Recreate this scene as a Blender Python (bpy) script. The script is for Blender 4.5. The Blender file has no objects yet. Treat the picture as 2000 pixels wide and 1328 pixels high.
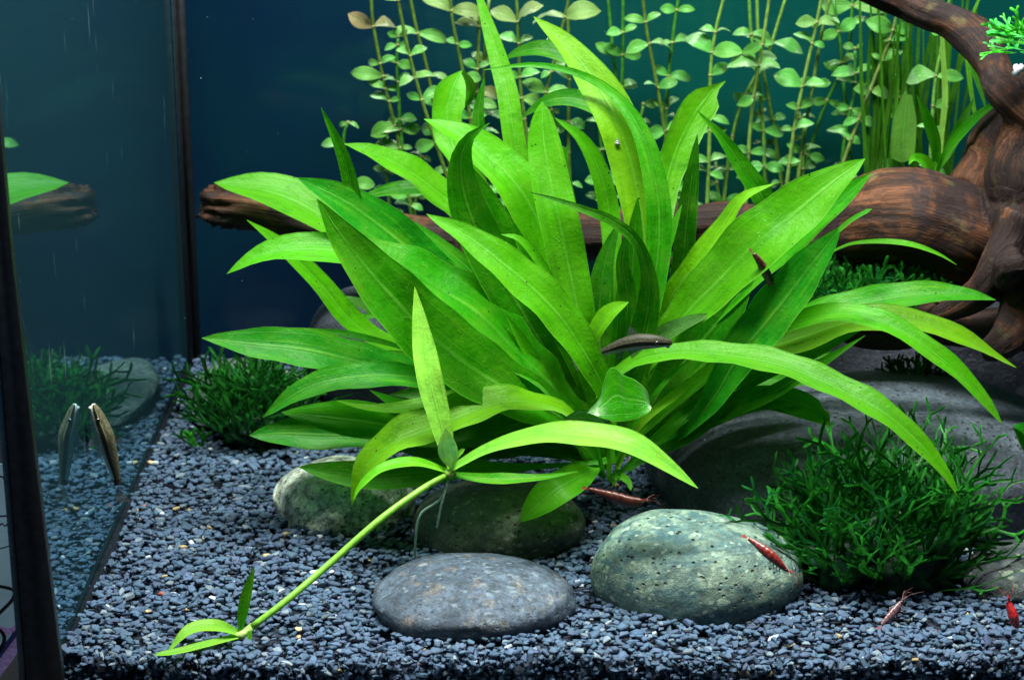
import bpy, math, random
import numpy as np
from mathutils import Vector, Matrix, noise
R = math.radians
S = 0.01                                   # everything below is written in centimetres
sc = bpy.context.scene
col = sc.collection
# ------------------------------------------------------------------ camera
PITCH, FPX, CAMY, CAMZ = R(18.0), 4237.0, -79.3, 39.3
cd = bpy.data.cameras.new('camera')
cam = bpy.data.objects.new('camera', cd); col.objects.link(cam)
cam.location = (0, CAMY*S, CAMZ*S)
cam.rotation_euler = (R(90) - PITCH, 0, 0)
cd.sensor_width = 23.6; cd.lens = FPX*23.6/2000.0
cd.clip_start = 0.02; cd.clip_end = 20
cd.dof.use_dof = True; cd.dof.focus_distance = 0.915; cd.dof.aperture_fstop = 13
sc.camera = cam
# ------------------------------------------------------------------ light
w = bpy.data.worlds.new('World'); sc.world = w; w.use_nodes = True
bg = w.node_tree.nodes['Background']
bg.inputs[0].default_value = (0.30, 0.62, 1.0, 1); bg.inputs[1].default_value = 0.034
def area(name, loc, sx, sy, power, color, rot=(0, 0, 0)):
    l = bpy.data.lights.new(name, 'AREA'); l.shape = 'RECTANGLE'
    l.size = sx*S; l.size_y = sy*S; l.energy = power; l.color = color
    o = bpy.data.objects.new(name, l); col.objects.link(o)
    o.location = Vector(loc)*S; o.rotation_euler = rot
    return o
area('aquarium_lamp', (0, 2, 78), 60, 8, 21, (0.98, 1.0, 0.94))
area('aquarium_lamp', (2, 15, 78), 60, 6, 6, (0.95, 1.0, 0.94))
area('paper_fill_light', (-34, -16, 26), 10, 10, 0.42, (0.75, 0.95, 1.0), (R(40), 0, R(-40)))  # unseen fill light added to brighten the drawn sheet
vs = sc.view_settings
vs.view_transform = 'Standard'; vs.look = 'None'; vs.exposure = 0.1; vs.gamma = 1.0
cy = sc.cycles
cy.max_bounces = 8; cy.diffuse_bounces = 4; cy.glossy_bounces = 4; cy.transmission_bounces = 6; cy.transparent_max_bounces = 8
cy.caustics_reflective = False; cy.caustics_refractive = False
try: cy.use_denoising = True
except Exception: pass
# ------------------------------------------------------------------ projection: a point at depth Y behind the front glass
cp, sp = math.cos(PITCH), math.sin(PITCH)
CAM = np.array([0, CAMY, CAMZ])
def P(px, py, Y):
    dx = (px-1000)/FPX; dy = (664-py)/FPX
    d = np.array([dx, cp + dy*sp, -sp + dy*cp])
    return CAM + d*((Y-CAMY)/d[1])
def pxcm(p):
    v = np.asarray(p)-CAM
    return FPX/(v[1]*cp - v[2]*sp)
def nrm(v):
    v = np.asarray(v, float); n = np.linalg.norm(v)
    return v/n if n > 1e-9 else v
# ------------------------------------------------------------------ building helpers
def prop(o, label=None, cat=None, group=None, kind=None):
    if label: o['label'] = label
    if cat: o['category'] = cat
    if group: o['group'] = group
    if kind: o['kind'] = kind
    return o
def empty(name, base, **k):
    o = bpy.data.objects.new(name, None); col.objects.link(o)
    o.location = Vector(base)*S; o.empty_display_size = 0.01
    o['base_cm'] = [float(x) for x in base]
    prop(o, **k)
    return o
def mesh_data(name, V, F, mat=None, uv=None, smooth=True, colors=None):
    me = bpy.data.meshes.new(name)
    me.from_pydata([tuple(v) for v in V], [], [tuple(f) for f in F])
    if uv is not None:
        ul = me.uv_layers.new(name='UVMap')
        li = np.empty(len(me.loops), dtype=np.int32); me.loops.foreach_get('vertex_index', li)
        ul.data.foreach_set('uv', np.asarray(uv, dtype=np.float32)[li].ravel())
    if colors is not None:
        a = me.color_attributes.new('tone', 'FLOAT_COLOR', 'POINT')
        a.data.foreach_set('color', np.asarray(colors, dtype=np.float32).ravel())
    if smooth: me.polygons.foreach_set('use_smooth', [True]*len(me.polygons))
    if mat: me.materials.append(mat)
    me.update()
    return me
def obj(name, V, F, mat, parent=None, uv=None, smooth=True, colors=None, tint=None, base=None, **k):
    V = np.asarray(V, float)
    if parent is not None:
        b = np.array(parent['base_cm']) if 'base_cm' in parent else np.zeros(3)
    else:
        b = np.array(base) if base is not None else V.mean(axis=0)
    me = mesh_data(name, (V-b)*S, F, mat, uv, smooth, colors)
    o = bpy.data.objects.new(name, me); col.objects.link(o)
    if parent is not None:
        o.parent = parent; o['base_cm'] = [float(x) for x in b]
    else:
        o.location = Vector(b)*S; o['base_cm'] = [float(x) for x in b]
    if tint is not None: o.color = (*tint, 1)
    prop(o, **k)
    return o
def catmull(pts, n):
    P_ = [np.asarray(p, float) for p in pts]
    P_ = [2*P_[0]-P_[1]] + P_ + [2*P_[-1]-P_[-2]]
    seg = [np.linalg.norm((P_[i+1]-P_[i])[:2])+1e-6 for i in range(1, len(P_)-2)]
    cum = np.concatenate([[0], np.cumsum(seg)]); out = []
    for j in range(n):
        d = cum[-1]*j/(n-1)
        i = min(int(np.searchsorted(cum, d, side='right'))-1, len(seg)-1)
        t = (d-cum[i])/seg[i]
        a, b, c, e = P_[i], P_[i+1], P_[i+2], P_[i+3]
        out.append(0.5*((2*b)+(c-a)*t+(2*a-5*b+4*c-e)*t*t+(3*b-a-3*c+e)*t**3))
    return np.array(out)
def box(x0, x1, y0, y1, z0, z1):
    V = [(x, y, z) for z in (z0, z1) for y in (y0, y1) for x in (x0, x1)]
    F = [(0, 2, 3, 1), (4, 5, 7, 6), (0, 1, 5, 4), (2, 6, 7, 3), (0, 4, 6, 2), (1, 3, 7, 5)]
    return V, F
def tube(path, rad, n=8, cap=True):
    path = np.asarray(path, float); m = len(path)
    V, F = [], []
    up = np.array([0.13, 0.31, 0.94])
    for i in range(m):
        T = nrm(path[min(i+1, m-1)]-path[max(i-1, 0)])
        A = nrm(np.cross(T, up)); B = np.cross(T, A)
        r = rad[i] if hasattr(rad, '__len__') else rad
        for k in range(n):
            a = 2*math.pi*k/n
            V.append(path[i] + A*math.cos(a)*r + B*math.sin(a)*r)
    for i in range(m-1):
        for k in range(n):
            F.append((i*n+k, i*n+(k+1) % n, (i+1)*n+(k+1) % n, (i+1)*n+k))
    if cap:
        F.append(tuple(range(n))[::-1]); F.append(tuple((m-1)*n+k for k in range(n)))
    return V, F
def merge(parts):
    V, F = [], []
    for v, f in parts:
        o = len(V); V += list(v); F += [tuple(i+o for i in g) for g in f]
    return V, F
# ------------------------------------------------------------------ materials
class NT:
    def __init__(s, name):
        s.m = bpy.data.materials.new(name); s.m.use_nodes = True
        s.t = s.m.node_tree; s.t.nodes.clear()
        s.out = s.t.nodes.new('ShaderNodeOutputMaterial')
    def n(s, typ, **k):
        nd = s.t.nodes.new('ShaderNode'+typ)
        for a, v in k.items():
            if a.startswith('_'): setattr(nd, a[1:], v)
        return nd
    def set(s, nd, i, v):
        if isinstance(v, bpy.types.NodeSocket): s.t.links.new(v, nd.inputs[i])
        elif v is not None:
            if isinstance(v, (tuple, list)) and len(v) == 3 and nd.inputs[i].type == 'RGBA': v = (*v, 1)
            nd.inputs[i].default_value = v
    def math(s, op, a, b=None, c=None, clamp=False):
        nd = s.n('Math', _operation=op, _use_clamp=clamp); s.set(nd, 0, a)
        if b is not None: s.set(nd, 1, b)
        if c is not None: s.set(nd, 2, c)
        return nd.outputs[0]
    def ramp(s, fac, a, b, lo=0.0, hi=1.0):
        nd = s.n('MapRange', _interpolation_type='SMOOTHSTEP'); s.set(nd, 0, fac)
        s.set(nd, 1, a); s.set(nd, 2, b); s.set(nd, 3, lo); s.set(nd, 4, hi)
        return nd.outputs[0]
    def mix(s, f, a, b, mode='MIX'):
        nd = s.n('Mix', _data_type='RGBA', _blend_type=mode); s.set(nd, 0, f); s.set(nd, 6, a); s.set(nd, 7, b)
        return nd.outputs[2]
    def coords(s, scale=(1, 1, 1)):
        tc = s.n('TexCoord'); mp = s.n('Mapping'); s.t.links.new(tc.outputs['Object'], mp.inputs[0])
        mp.inputs['Scale'].default_value = tuple(100*x for x in scale)
        return mp.outputs[0]
    def noise(s, vec, scale, detail=3, rough=0.5, dist=0.0):
        nd = s.n('TexNoise'); s.set(nd, 'Vector', vec); s.set(nd, 'Scale', scale); s.set(nd, 'Detail', detail)
        s.set(nd, 'Roughness', rough); s.set(nd, 'Distortion', dist)
        return nd.outputs['Fac']
    def voro(s, vec, scale, out='Distance', feat='F1', rnd=1.0):
        nd = s.n('TexVoronoi', _feature=feat); s.set(nd, 'Vector', vec); s.set(nd, 'Scale', scale); s.set(nd, 'Randomness', rnd)
        return nd.outputs[out]
    def bump(s, h, strength, dist=0.05):
        nd = s.n('Bump'); s.set(nd, 'Height', h); s.set(nd, 'Strength', strength); s.set(nd, 'Distance', dist*S)
        return nd.outputs[0]
    def bsdf(s, colr, rough=0.5, spec=0.5, normal=None, **k):
        b = s.n('BsdfPrincipled'); s.set(b, 'Base Color', colr); s.set(b, 'Roughness', rough); s.set(b, 'Specular IOR Level', spec)
        if normal is not None: s.set(b, 'Normal', normal)
        for a, v in k.items(): s.set(b, a.replace('_', ' '), v)
        return b.outputs[0]
    def done(s, sh):
        s.t.links.new(sh, s.out.inputs['Surface']); return s.m

def leaf_material(name, trans=0.5, vein=1.0, speck=1.0, light=(0.17, 0.60, 0.012)):
    m = NT(name)
    uv = m.n('UVMap'); sep = m.n('SeparateXYZ'); m.t.links.new(uv.outputs[0], sep.inputs[0])
    u = m.math('SUBTRACT', m.math('MULTIPLY', sep.outputs[0], 2.0), 1.0); au = m.math('ABSOLUTE', u)
    v = m.math('MULTIPLY', sep.outputs[1], 10.0)            # cm along the leaf
    oi = m.n('ObjectInfo'); co = m.coords()
    rnd = m.n('VectorMath', _operation='ADD'); m.set(rnd, 0, co)
    rr = m.math('MULTIPLY', oi.outputs['Random'], 50.0); cx = m.n('CombineXYZ'); m.set(cx, 0, rr); m.set(cx, 1, rr); m.t.links.new(cx.outputs[0], rnd.inputs[1])
    p = rnd.outputs[0]
    base = oi.outputs['Color']
    big = m.noise(p, 0.55, 4, 0.6, 0.6)
    fine = m.noise(p, 9.0, 3, 0.6)
    c = m.mix(m.ramp(big, 0.40, 0.70), base, m.mix(0.35, base, (light[0]*0.8, light[1]*0.62, 0.02)))
    c = m.mix(m.ramp(big, 0.44, 0.30, 0.0, 0.55), c, m.mix(1.0, base, (0.35, 0.52, 0.5), 'MULTIPLY'))
    st2 = m.n('CombineXYZ'); m.set(st2, 0, m.math('MULTIPLY', u, 1.6)); m.set(st2, 1, m.math('MULTIPLY', v, 0.22)); m.set(st2, 2, rr)
    lon = m.noise(st2.outputs[0], 1.5, 4, 0.6)
    c = m.mix(m.ramp(lon, 0.50, 0.34, 0.0, 0.4), c, m.mix(1.0, c, (0.40, 0.60, 0.5), 'MULTIPLY'))
    c = m.mix(m.ramp(lon, 0.56, 0.72, 0.0, 0.40), c, (light[0], light[1]*0.85, light[2]))
    c = m.mix(m.math('MULTIPLY', m.ramp(au, 0.30, 0.05), 0.35), c, m.mix(1.0, base, (0.5, 0.8, 0.6), 'MULTIPLY'))
    c = m.mix(m.ramp(fine, 0.35, 0.7, 0.0, 0.07), c, (light[0], light[1], light[2]))
    # midrib, arching side veins, lengthwise veins
    mid = m.ramp(au, 0.10, 0.015)
    cxv = m.n('CombineXYZ'); m.set(cxv, 0, m.math('MULTIPLY', u, 2.0)); m.set(cxv, 1, m.math('MULTIPLY', v, 0.9))
    wob = m.math('MULTIPLY', m.noise(cxv.outputs[0], 2.2, 2), 1.3)
    sv = m.math('FRACT', m.math('ADD', m.math('MULTIPLY', m.math('SUBTRACT', v, m.math('MULTIPLY', m.math('POWER', au, 1.4), 2.6)), 0.85), wob))
    svl = m.ramp(m.math('ABSOLUTE', m.math('SUBTRACT', sv, 0.5)), 0.055, 0.0)
    svl = m.math('MULTIPLY', svl, m.ramp(m.noise(p, 1.1, 2), 0.46, 0.62))
    lv = m.math('ABSOLUTE', m.math('SUBTRACT', m.math('FRACT', m.math('MULTIPLY', au, 2.1)), 0.5))
    lvl = m.ramp(lv, 0.05, 0.0, 0.0, 0.2)
    edge = m.ramp(au, 0.93, 0.99, 0.0, 0.5)
    veins = m.math('MAXIMUM', m.math('MAXIMUM', m.math('MULTIPLY', m.math('MULTIPLY', mid, 0.75), m.ramp(lon, 0.36, 0.62, 0.25, 1.0)), m.math('MULTIPLY', svl, 0.5)), m.math('MAXIMUM', lvl, edge))
    c = m.mix(m.math('MULTIPLY', veins, 0.5*vein), c, (light[0]*1.5, light[1]*1.05, 0.08))
    # dark algae specks
    sd = m.voro(p, 2.3)
    sp1 = m.math('MULTIPLY', m.ramp(sd, 0.13, 0.07), m.ramp(m.noise(p, 0.8, 1), 0.50, 0.60))
    sp2 = m.math('MULTIPLY', m.ramp(m.noise(p, 6.5, 4, 0.7), 0.60, 0.70), m.ramp(m.noise(p, 0.42, 2), 0.54, 0.66))
    spk = m.math('MULTIPLY', m.math('MAXIMUM', sp1, m.math('MULTIPLY', sp2, 0.5)), speck)
    c = m.mix(m.math('MULTIPLY', spk, 0.85), c, (0.012, 0.03, 0.008))
    h = m.math('ADD', m.math('MULTIPLY', veins, 0.6), m.math('ADD', m.math('MULTIPLY', m.noise(p, 2.4, 3), 0.9), m.math('MULTIPLY', fine, 0.25)))
    nb = m.bump(h, 0.5, 0.09)
    d = m.n('BsdfDiffuse'); m.set(d, 0, c); m.set(d, 'Normal', nb)
    t = m.n('BsdfTranslucent'); m.set(t, 0, c); m.set(t, 'Normal', nb)
    mx = m.n('MixShader'); m.set(mx, 0, trans); m.t.links.new(d.outputs[0], mx.inputs[1]); m.t.links.new(t.outputs[0], mx.inputs[2])
    g = m.n('BsdfGlossy'); m.set(g, 'Color', (0.9, 1, 0.8)); m.set(g, 'Roughness', 0.38); m.set(g, 'Normal', nb)
    fr = m.n('Fresnel'); m.set(fr, 0, 1.28); m.set(fr, 'Normal', nb)
    mg = m.n('MixShader'); m.set(mg, 0, m.math('MULTIPLY', fr.outputs[0], 0.45)); m.t.links.new(mx.outputs[0], mg.inputs[1]); m.t.links.new(g.outputs[0], mg.inputs[2])
    return m.done(mg.outputs[0])
M_LEAF = leaf_material('sword_leaf', 0.64)
M_STEMLEAF = leaf_material('stem_plant_leaf', 0.5, 0.5, 0.25, (0.20, 0.50, 0.10))
M_PALE = leaf_material('plantlet_leaf', 0.5, 0.8, 0.15, (0.34, 0.70, 0.10))

def simple(name, colr, rough=0.5, spec=0.5, bumpy=0.0, scale=6, var=0.3, tint=False, trans=0.0):
    m = NT(name); co = m.coords(); n1 = m.noise(co, scale, 4, 0.6)
    b = m.n('ObjectInfo').outputs['Color'] if tint else colr
    c = m.mix(m.ramp(n1, 0.3, 0.7), m.mix(1.0, b, (1-var, 1-var, 1-var), 'MULTIPLY'), m.mix(1.0, b, (1+var, 1+var, 1+var), 'MULTIPLY'))
    nb = m.bump(n1, bumpy, 0.05) if bumpy else None
    sh = m.bsdf(c, rough, spec, nb)
    if trans:
        t = m.n('BsdfTranslucent'); m.set(t, 0, c); mx = m.n('MixShader'); m.set(mx, 0, trans)
        m.t.links.new(sh, mx.inputs[1]); m.t.links.new(t.outputs[0], mx.inputs[2]); sh = mx.outputs[0]
    return m.done(sh)
M_STEM = simple('plant_stem', (0.16, 0.24, 0.04), 0.45, 0.4, 0.3, 3, 0.3, tint=True, trans=0.25)
M_RUNNER = simple('runner_stem', (0.22, 0.50, 0.05), 0.4, 0.4, 0.2, 4, 0.15, tint=True, trans=0.3)
M_ROOT = simple('pale_root', (0.42, 0.60, 0.50), 0.5, 0.4, 0.3, 8, 0.3, trans=0.4)
M_BLACK = simple('black_silicone', (0.004, 0.005, 0.008), 0.35, 0.4, 0.3, 3, 0.4)
M_BROWNSIL = simple('dark_sealant', (0.007, 0.007, 0.010), 0.4, 0.5, 0.3, 2, 0.4)
M_FOOT_SHADE = simple('foot_shade_strip', (0.006, 0.009, 0.013), 0.9, 0.05, 0.3, 3, 0.4)
M_EDGE = simple('glass_edge', (0.010, 0.022, 0.035), 0.2, 0.7)
M_PAPER = simple('printed_paper', (0.30, 0.42, 0.50), 0.8, 0.2, 0.2, 0.35, 0.12)
M_INK = simple('black_ink', (0.006, 0.006, 0.010), 0.7, 0.2)
M_NAVY = simple('navy_ink', (0.015, 0.02, 0.09), 0.7, 0.2)
M_PURPLE = simple('lilac_ink', (0.36, 0.22, 0.48), 0.7, 0.2)
M_TABLE = simple('dark_table', (0.012, 0.013, 0.016), 0.6, 0.3)
M_SHELL = simple('snail_shell', (0.13, 0.13, 0.14), 0.35, 0.5, 0.3, 5, 0.6)
M_WHITE = simple('white_shell', (0.75, 0.74, 0.85), 0.35, 0.5)
M_FLAKE = simple('food_flake', (0.6, 0.06, 0.02), 0.6, 0.3, tint=True)

def tone_material(name, rough=0.4, spec=0.5, nz=14, bump=0.4, trans=0.0, var=0.4):
    m = NT(name); co = m.coords(); at = m.n('Attribute', _attribute_name='tone')
    n1 = m.noise(co, nz, 4, 0.65)
    c = m.mix(m.ramp(n1, 0.3, 0.75), m.mix(1.0, at.outputs['Color'], (1-var,)*3, 'MULTIPLY'), m.mix(1.0, at.outputs['Color'], (1+var,)*3, 'MULTIPLY'))
    sh = m.bsdf(c, rough, spec, m.bump(n1, bump, 0.04))
    if trans:
        t = m.n('BsdfTransparent'); mx = m.n('MixShader'); m.set(mx, 0, trans)
        m.t.links.new(sh, mx.inputs[1]); m.t.links.new(t.outputs[0], mx.inputs[2]); sh = mx.outputs[0]
    return m.done(sh)
M_GRAVEL = tone_material('slate_gravel', 0.72, 0.25, 4, 0.3, var=0.22)
M_FISH = tone_material('fish_skin', 0.55, 0.25, 12, 0.4, var=0.35)
M_MOUTH = simple('fish_mouth', (0.45, 0.45, 0.42), 0.7, 0.2)
M_FIN = tone_material('fish_fin', 0.4, 0.4, 12, 0.2, trans=0.35)
M_SHRIMP = tone_material('shrimp_shell', 0.3, 0.6, 9, 0.3, trans=0.08, var=0.45)
M_MOSS = None
M_EYE = simple('animal_eye', (0.008, 0.007, 0.01), 0.12, 0.7)

def stone(name, dark, paler, spots=(0.5, 0.55, 0.45), spot_amt=0.3, pits=0.5, streak=0.0, grain=3.0, rough=0.55, gcon=0.45, warm=0.0):
    m = NT(name); co = m.coords()
    a = m.noise(co, 0.45, 6, 0.68, 0.8); b = m.noise(co, grain, 6, 0.8); c2 = m.noise(co, 1.1, 5, 0.7)
    c = m.mix(m.ramp(a, 0.38, 0.62), dark, paler)  # noise blends the stone's own two tones
    if warm: c = m.mix(m.ramp(m.noise(m.coords((1, 1.2, .9)), 0.9, 5, 0.7), 0.52, 0.7, 0, warm), c, (0.17, 0.12, 0.07))
    if streak:
        cs = m.coords((0.3, 0.6, 1.6)); st = m.noise(cs, 1.0, 5, 0.65, 2.0)
        c = m.mix(m.ramp(st, 0.47, 0.60, 0, streak), c, m.mix(1.0, dark, (0.5, 0.75, 0.95), 'MULTIPLY'))
    c = m.mix(m.ramp(b, 0.36, 0.64), m.mix(1.0, c, (1-gcon,)*3, 'MULTIPLY'), m.mix(1.0, c, (1+gcon*1.3,)*3, 'MULTIPLY'))
    wp = m.n('VectorMath', _operation='ADD'); m.set(wp, 0, m.coords((0.8, 1.2, 1.5))); nz = m.n('TexNoise'); m.set(nz, 'Vector', co); m.set(nz, 'Scale', 2.5)
    sc_ = m.n('VectorMath', _operation='SCALE'); m.t.links.new(nz.outputs['Color'], sc_.inputs[0]); sc_.inputs['Scale'].default_value = 0.45; m.t.links.new(sc_.outputs[0], wp.inputs[1])
    vd = m.voro(wp.outputs[0], 2.4); vm = m.math('MULTIPLY', m.ramp(vd, 0.30, 0.20), m.ramp(c2, 0.44, 0.54))
    vd2 = m.voro(wp.outputs[0], 1.1); vm2 = m.math('MULTIPLY', m.ramp(vd2, 0.24, 0.17), m.ramp(c2, 0.47, 0.55))
    c = m.mix(m.math('MULTIPLY', m.math('MAXIMUM', vm, vm2), spot_amt), c, spots)
    pt = m.voro(m.coords((1, 1, 1.3)), 2.6); pm = m.math('MULTIPLY', m.ramp(pt, 0.24, 0.12), m.ramp(m.noise(co, 0.6, 3), 0.45, 0.55))
    c = m.mix(m.math('MULTIPLY', pm, pits), c, (0.008, 0.01, 0.01))
    h = m.math('SUBTRACT', m.math('ADD', m.math('MULTIPLY', b, 0.9), m.math('MULTIPLY', c2, 0.6)), m.math('MULTIPLY', pm, 2.0*min(1, pits*1.5)))
    return m.done(m.bsdf(c, rough, 0.45, m.bump(h, 0.9, 0.14)))
def moss_material():
    m = NT('moss_frond'); co = m.coords(); at = m.n('Attribute', _attribute_name='tone'); n1 = m.noise(co, 2.0, 4, 0.6)
    c = m.mix(m.ramp(n1, 0.35, 0.7), m.mix(1.0, at.outputs['Color'], (0.6, 0.6, 0.6), 'MULTIPLY'), m.mix(1.0, at.outputs['Color'], (1.5, 1.4, 1.5), 'MULTIPLY'))
    sh = m.bsdf(c, 0.45, 0.35, m.bump(n1, 0.5, 0.06)); t = m.n('BsdfTranslucent'); m.set(t, 0, c)
    mx = m.n('MixShader'); m.set(mx, 0, 0.45); m.t.links.new(sh, mx.inputs[1]); m.t.links.new(t.outputs[0], mx.inputs[2])
    return m.done(mx.outputs[0])
M_MOSS = moss_material()
M_ST_FRONT = stone('grey_stone', (0.024, 0.038, 0.058), (0.056, 0.078, 0.112), (0.20, 0.25, 0.28), 0.5, 0.1, 0, 3.2, 0.5, 0.5, 0.55)
M_ST_GREEN = stone('green_stone', (0.055, 0.105, 0.095), (0.15, 0.215, 0.16), (0.36, 0.46, 0.35), 0.6, 1.0, 0.85, 2.6, 0.5, 0.35)
M_ST_MID = stone('dark_green_stone', (0.040, 0.062, 0.045), (0.085, 0.11, 0.065), (0.40, 0.38, 0.36), 0.5, 1.0, 0.2, 3)
M_ST_PALE = stone('speckled_pale_stone', (0.30, 0.35, 0.29), (0.66, 0.70, 0.58), (0.6, 0.62, 0.5), 0.75, 0.8, 0.3, 2.2, 0.55, 0.7, 0.4)
M_ST_FLAT = stone('flat_pale_stone', (0.045, 0.065, 0.06), (0.085, 0.11, 0.10), (0.16, 0.19, 0.16), 0.4, 0.3, 0.4, 2.2)
M_ST_DARK = stone('dark_slab', (0.022, 0.031, 0.043), (0.048, 0.064, 0.084), (0.13, 0.14, 0.14), 0.3, 0.7, 0.0, 5, 0.5, 0.55, 0.1)
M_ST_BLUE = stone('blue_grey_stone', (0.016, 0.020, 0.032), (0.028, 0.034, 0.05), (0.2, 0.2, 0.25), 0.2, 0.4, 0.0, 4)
M_ST_EDGE = stone('streaked_grey_stone', (0.026, 0.034, 0.038), (0.055, 0.07, 0.066), (0.3, 0.34, 0.25), 0.5, 0.4, 0.6, 3)

def wood_material():
    m = NT('driftwood'); at = m.n('Attribute', _attribute_name='grain')
    mp = m.n('Mapping'); m.t.links.new(at.outputs['Vector'], mp.inputs[0]); mp.inputs['Scale'].default_value = (0.10, 1.9, 1.9)
    g1 = m.noise(mp.outputs[0], 1.3, 6, 0.65, 1.2)
    mp2 = m.n('Mapping'); m.t.links.new(at.outputs['Vector'], mp2.inputs[0]); mp2.inputs['Scale'].default_value = (0.5, 9, 9)
    g2 = m.noise(mp2.outputs[0], 1.5, 5, 0.7, 0.8)
    co = m.coords(); n = m.noise(co, 0.45, 4, 0.6, 0.8)
    c = m.mix(m.ramp(g1, 0.30, 0.70), (0.012, 0.005, 0.003), (0.105, 0.038, 0.016))
    c = m.mix(m.ramp(g1, 0.60, 0.78, 0, 0.45), c, (0.21, 0.085, 0.038))
    c = m.mix(m.ramp(n, 0.60, 0.46, 0, 0.9), c, (0.014, 0.008, 0.009))
    c = m.mix(m.ramp(m.noise(co, 0.9, 3), 0.6, 0.75, 0, 0.5), c, (0.10, 0.085, 0.03))
    c = m.mix(m.ramp(g2, 0.38, 0.66), m.mix(1.0, c, (0.6,)*3, 'MULTIPLY'), m.mix(1.0, c, (1.35,)*3, 'MULTIPLY'))
    h = m.math('ADD', g1, m.math('MULTIPLY', g2, 0.5))
    return m.done(m.bsdf(c, 0.66, 0.18, m.bump(h, 0.9, 0.12)))
M_WOOD = wood_material()

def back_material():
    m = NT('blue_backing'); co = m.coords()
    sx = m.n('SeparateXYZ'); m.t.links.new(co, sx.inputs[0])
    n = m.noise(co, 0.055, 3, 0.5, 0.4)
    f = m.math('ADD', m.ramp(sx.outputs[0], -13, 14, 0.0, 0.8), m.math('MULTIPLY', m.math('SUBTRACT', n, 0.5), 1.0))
    c = m.mix(m.math('MULTIPLY', f, 1.0, clamp=True), (0.0018, 0.0095, 0.026), (0.0016, 0.048, 0.038))   # light falloff and green plant bounce painted into the backing colour
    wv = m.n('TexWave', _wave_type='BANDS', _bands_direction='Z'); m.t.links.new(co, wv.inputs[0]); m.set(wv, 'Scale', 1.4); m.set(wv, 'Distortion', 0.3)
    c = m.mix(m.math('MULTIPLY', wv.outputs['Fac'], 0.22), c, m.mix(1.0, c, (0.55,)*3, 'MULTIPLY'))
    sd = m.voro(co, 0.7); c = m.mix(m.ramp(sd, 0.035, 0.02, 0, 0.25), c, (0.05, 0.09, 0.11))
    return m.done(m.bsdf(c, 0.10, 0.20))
def mirror_material():
    m = NT('side_glass'); co = m.coords((1, 1, 0.16)); 
    st = m.math('MULTIPLY', m.ramp(m.noise(co, 1.5, 3, 0.6), 0.655, 0.75), m.ramp(m.noise(m.coords(), 0.12, 2), 0.45, 0.6))
    sd = m.math('MULTIPLY', m.ramp(m.voro(m.coords((1, 1, 0.18)), 0.8), 0.16, 0.05), 0.6)
    sm = m.math('MAXIMUM', st, m.math('MULTIPLY', sd, m.ramp(m.noise(m.coords(), 0.2, 2), 0.48, 0.6)))
    g = m.n('BsdfGlossy'); m.set(g, 'Color', (0.36, 0.52, 0.58)); m.set(g, 'Roughness', 0.022)
    d = m.n('BsdfDiffuse'); m.set(d, 0, (0.005, 0.016, 0.021))
    ad = m.n('AddShader'); m.t.links.new(g.outputs[0], ad.inputs[0]); m.t.links.new(d.outputs[0], ad.inputs[1])
    k = m.n('BsdfDiffuse'); m.set(k, 0, (0.10, 0.17, 0.18))
    mx = m.n('MixShader'); m.set(mx, 0, m.math('MULTIPLY', sm, 0.55)); m.t.links.new(ad.outputs[0], mx.inputs[1]); m.t.links.new(k.outputs[0], mx.inputs[2])
    return m.done(mx.outputs[0])
def clear_glass():
    m = NT('clear_glass'); t = m.n('BsdfTransparent'); m.set(t, 0, (0.97, 0.985, 0.98)); return m.done(t.outputs[0])
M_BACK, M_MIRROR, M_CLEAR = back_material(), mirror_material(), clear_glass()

# ------------------------------------------------------------------ the tank
XL, YB = -18.3, 38.3
V, F = box(-70, 60, -30, 60, -8, -6); obj('table', V, F, M_TABLE, smooth=False, kind='structure')
tank = empty('aquarium', (0, 0, -3), label='glass aquarium with blue backing and dark sealed corners', cat='aquarium')
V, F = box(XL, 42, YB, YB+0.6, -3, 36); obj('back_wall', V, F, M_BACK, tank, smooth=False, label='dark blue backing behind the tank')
V, F = box(XL-0.7, XL, -3.0, YB+0.6, -3, 36); obj('side_pane', V, F, M_MIRROR, tank, smooth=False, label='mirroring side pane with drip streaks')
V, F = box(XL+0.02, 42, -3.9, -3.3, -3, 36); obj('front_pane', V, F, M_CLEAR, tank, smooth=False)
V, F = box(XL, 42, -3.2, YB, -3.6, -3.02); obj('base_pane', V, F, M_EDGE, tank, smooth=False)
def prism(a, Yf, Yb):
    # a: list of (px left, px right, py) rows at the front plane, given a depth in Y
    V = []
    for (l, r, y) in a:
        p, q = P(l, y, Yf), P(r, y, Yf)
        V += [p, q, q+np.array([0, Yb-Yf, 0]), p+np.array([0, Yb-Yf, 0])]
    F = []
    for i in range(len(a)-1):
        for k in range(4):
            F.append((i*4+k, i*4+(k+1) % 4, (i+1)*4+(k+1) % 4, (i+1)*4+k))
    F += [(3, 2, 1, 0), tuple((len(a)-1)*4+k for k in range(4))]
    return V, F
V, F = prism([(56, 126, 1420), (50, 117, 1300), (34, 92, 1100), (18, 67, 900), (2, 44, 700), (-16, 21, 500), (-30, 7, 350), (-70, -30, -100)], -4.6, -4.0)
obj('seal_and_shade_strip', V, F, M_BLACK, tank, label='black front corner seal')
V, F = prism([(40, 52, 1420), (36, 50, 1300), (20, 34, 1100), (4, 18, 900), (-12, 2, 700), (-80, -60, -100)], -4.55, -4.05)
obj('glass_edge', V, F, M_EDGE, tank)
V, F = box(XL+0.012, XL+0.20, -3.0, YB-1.5, -2.9, 0.16); obj('seal_and_shade_strip', V, F, M_FOOT_SHADE, tank, label='thin dark strip standing in for contact shade along the foot of the side pane')  # dark strip added for the shaded, reflected contact of pane and gravel
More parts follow.
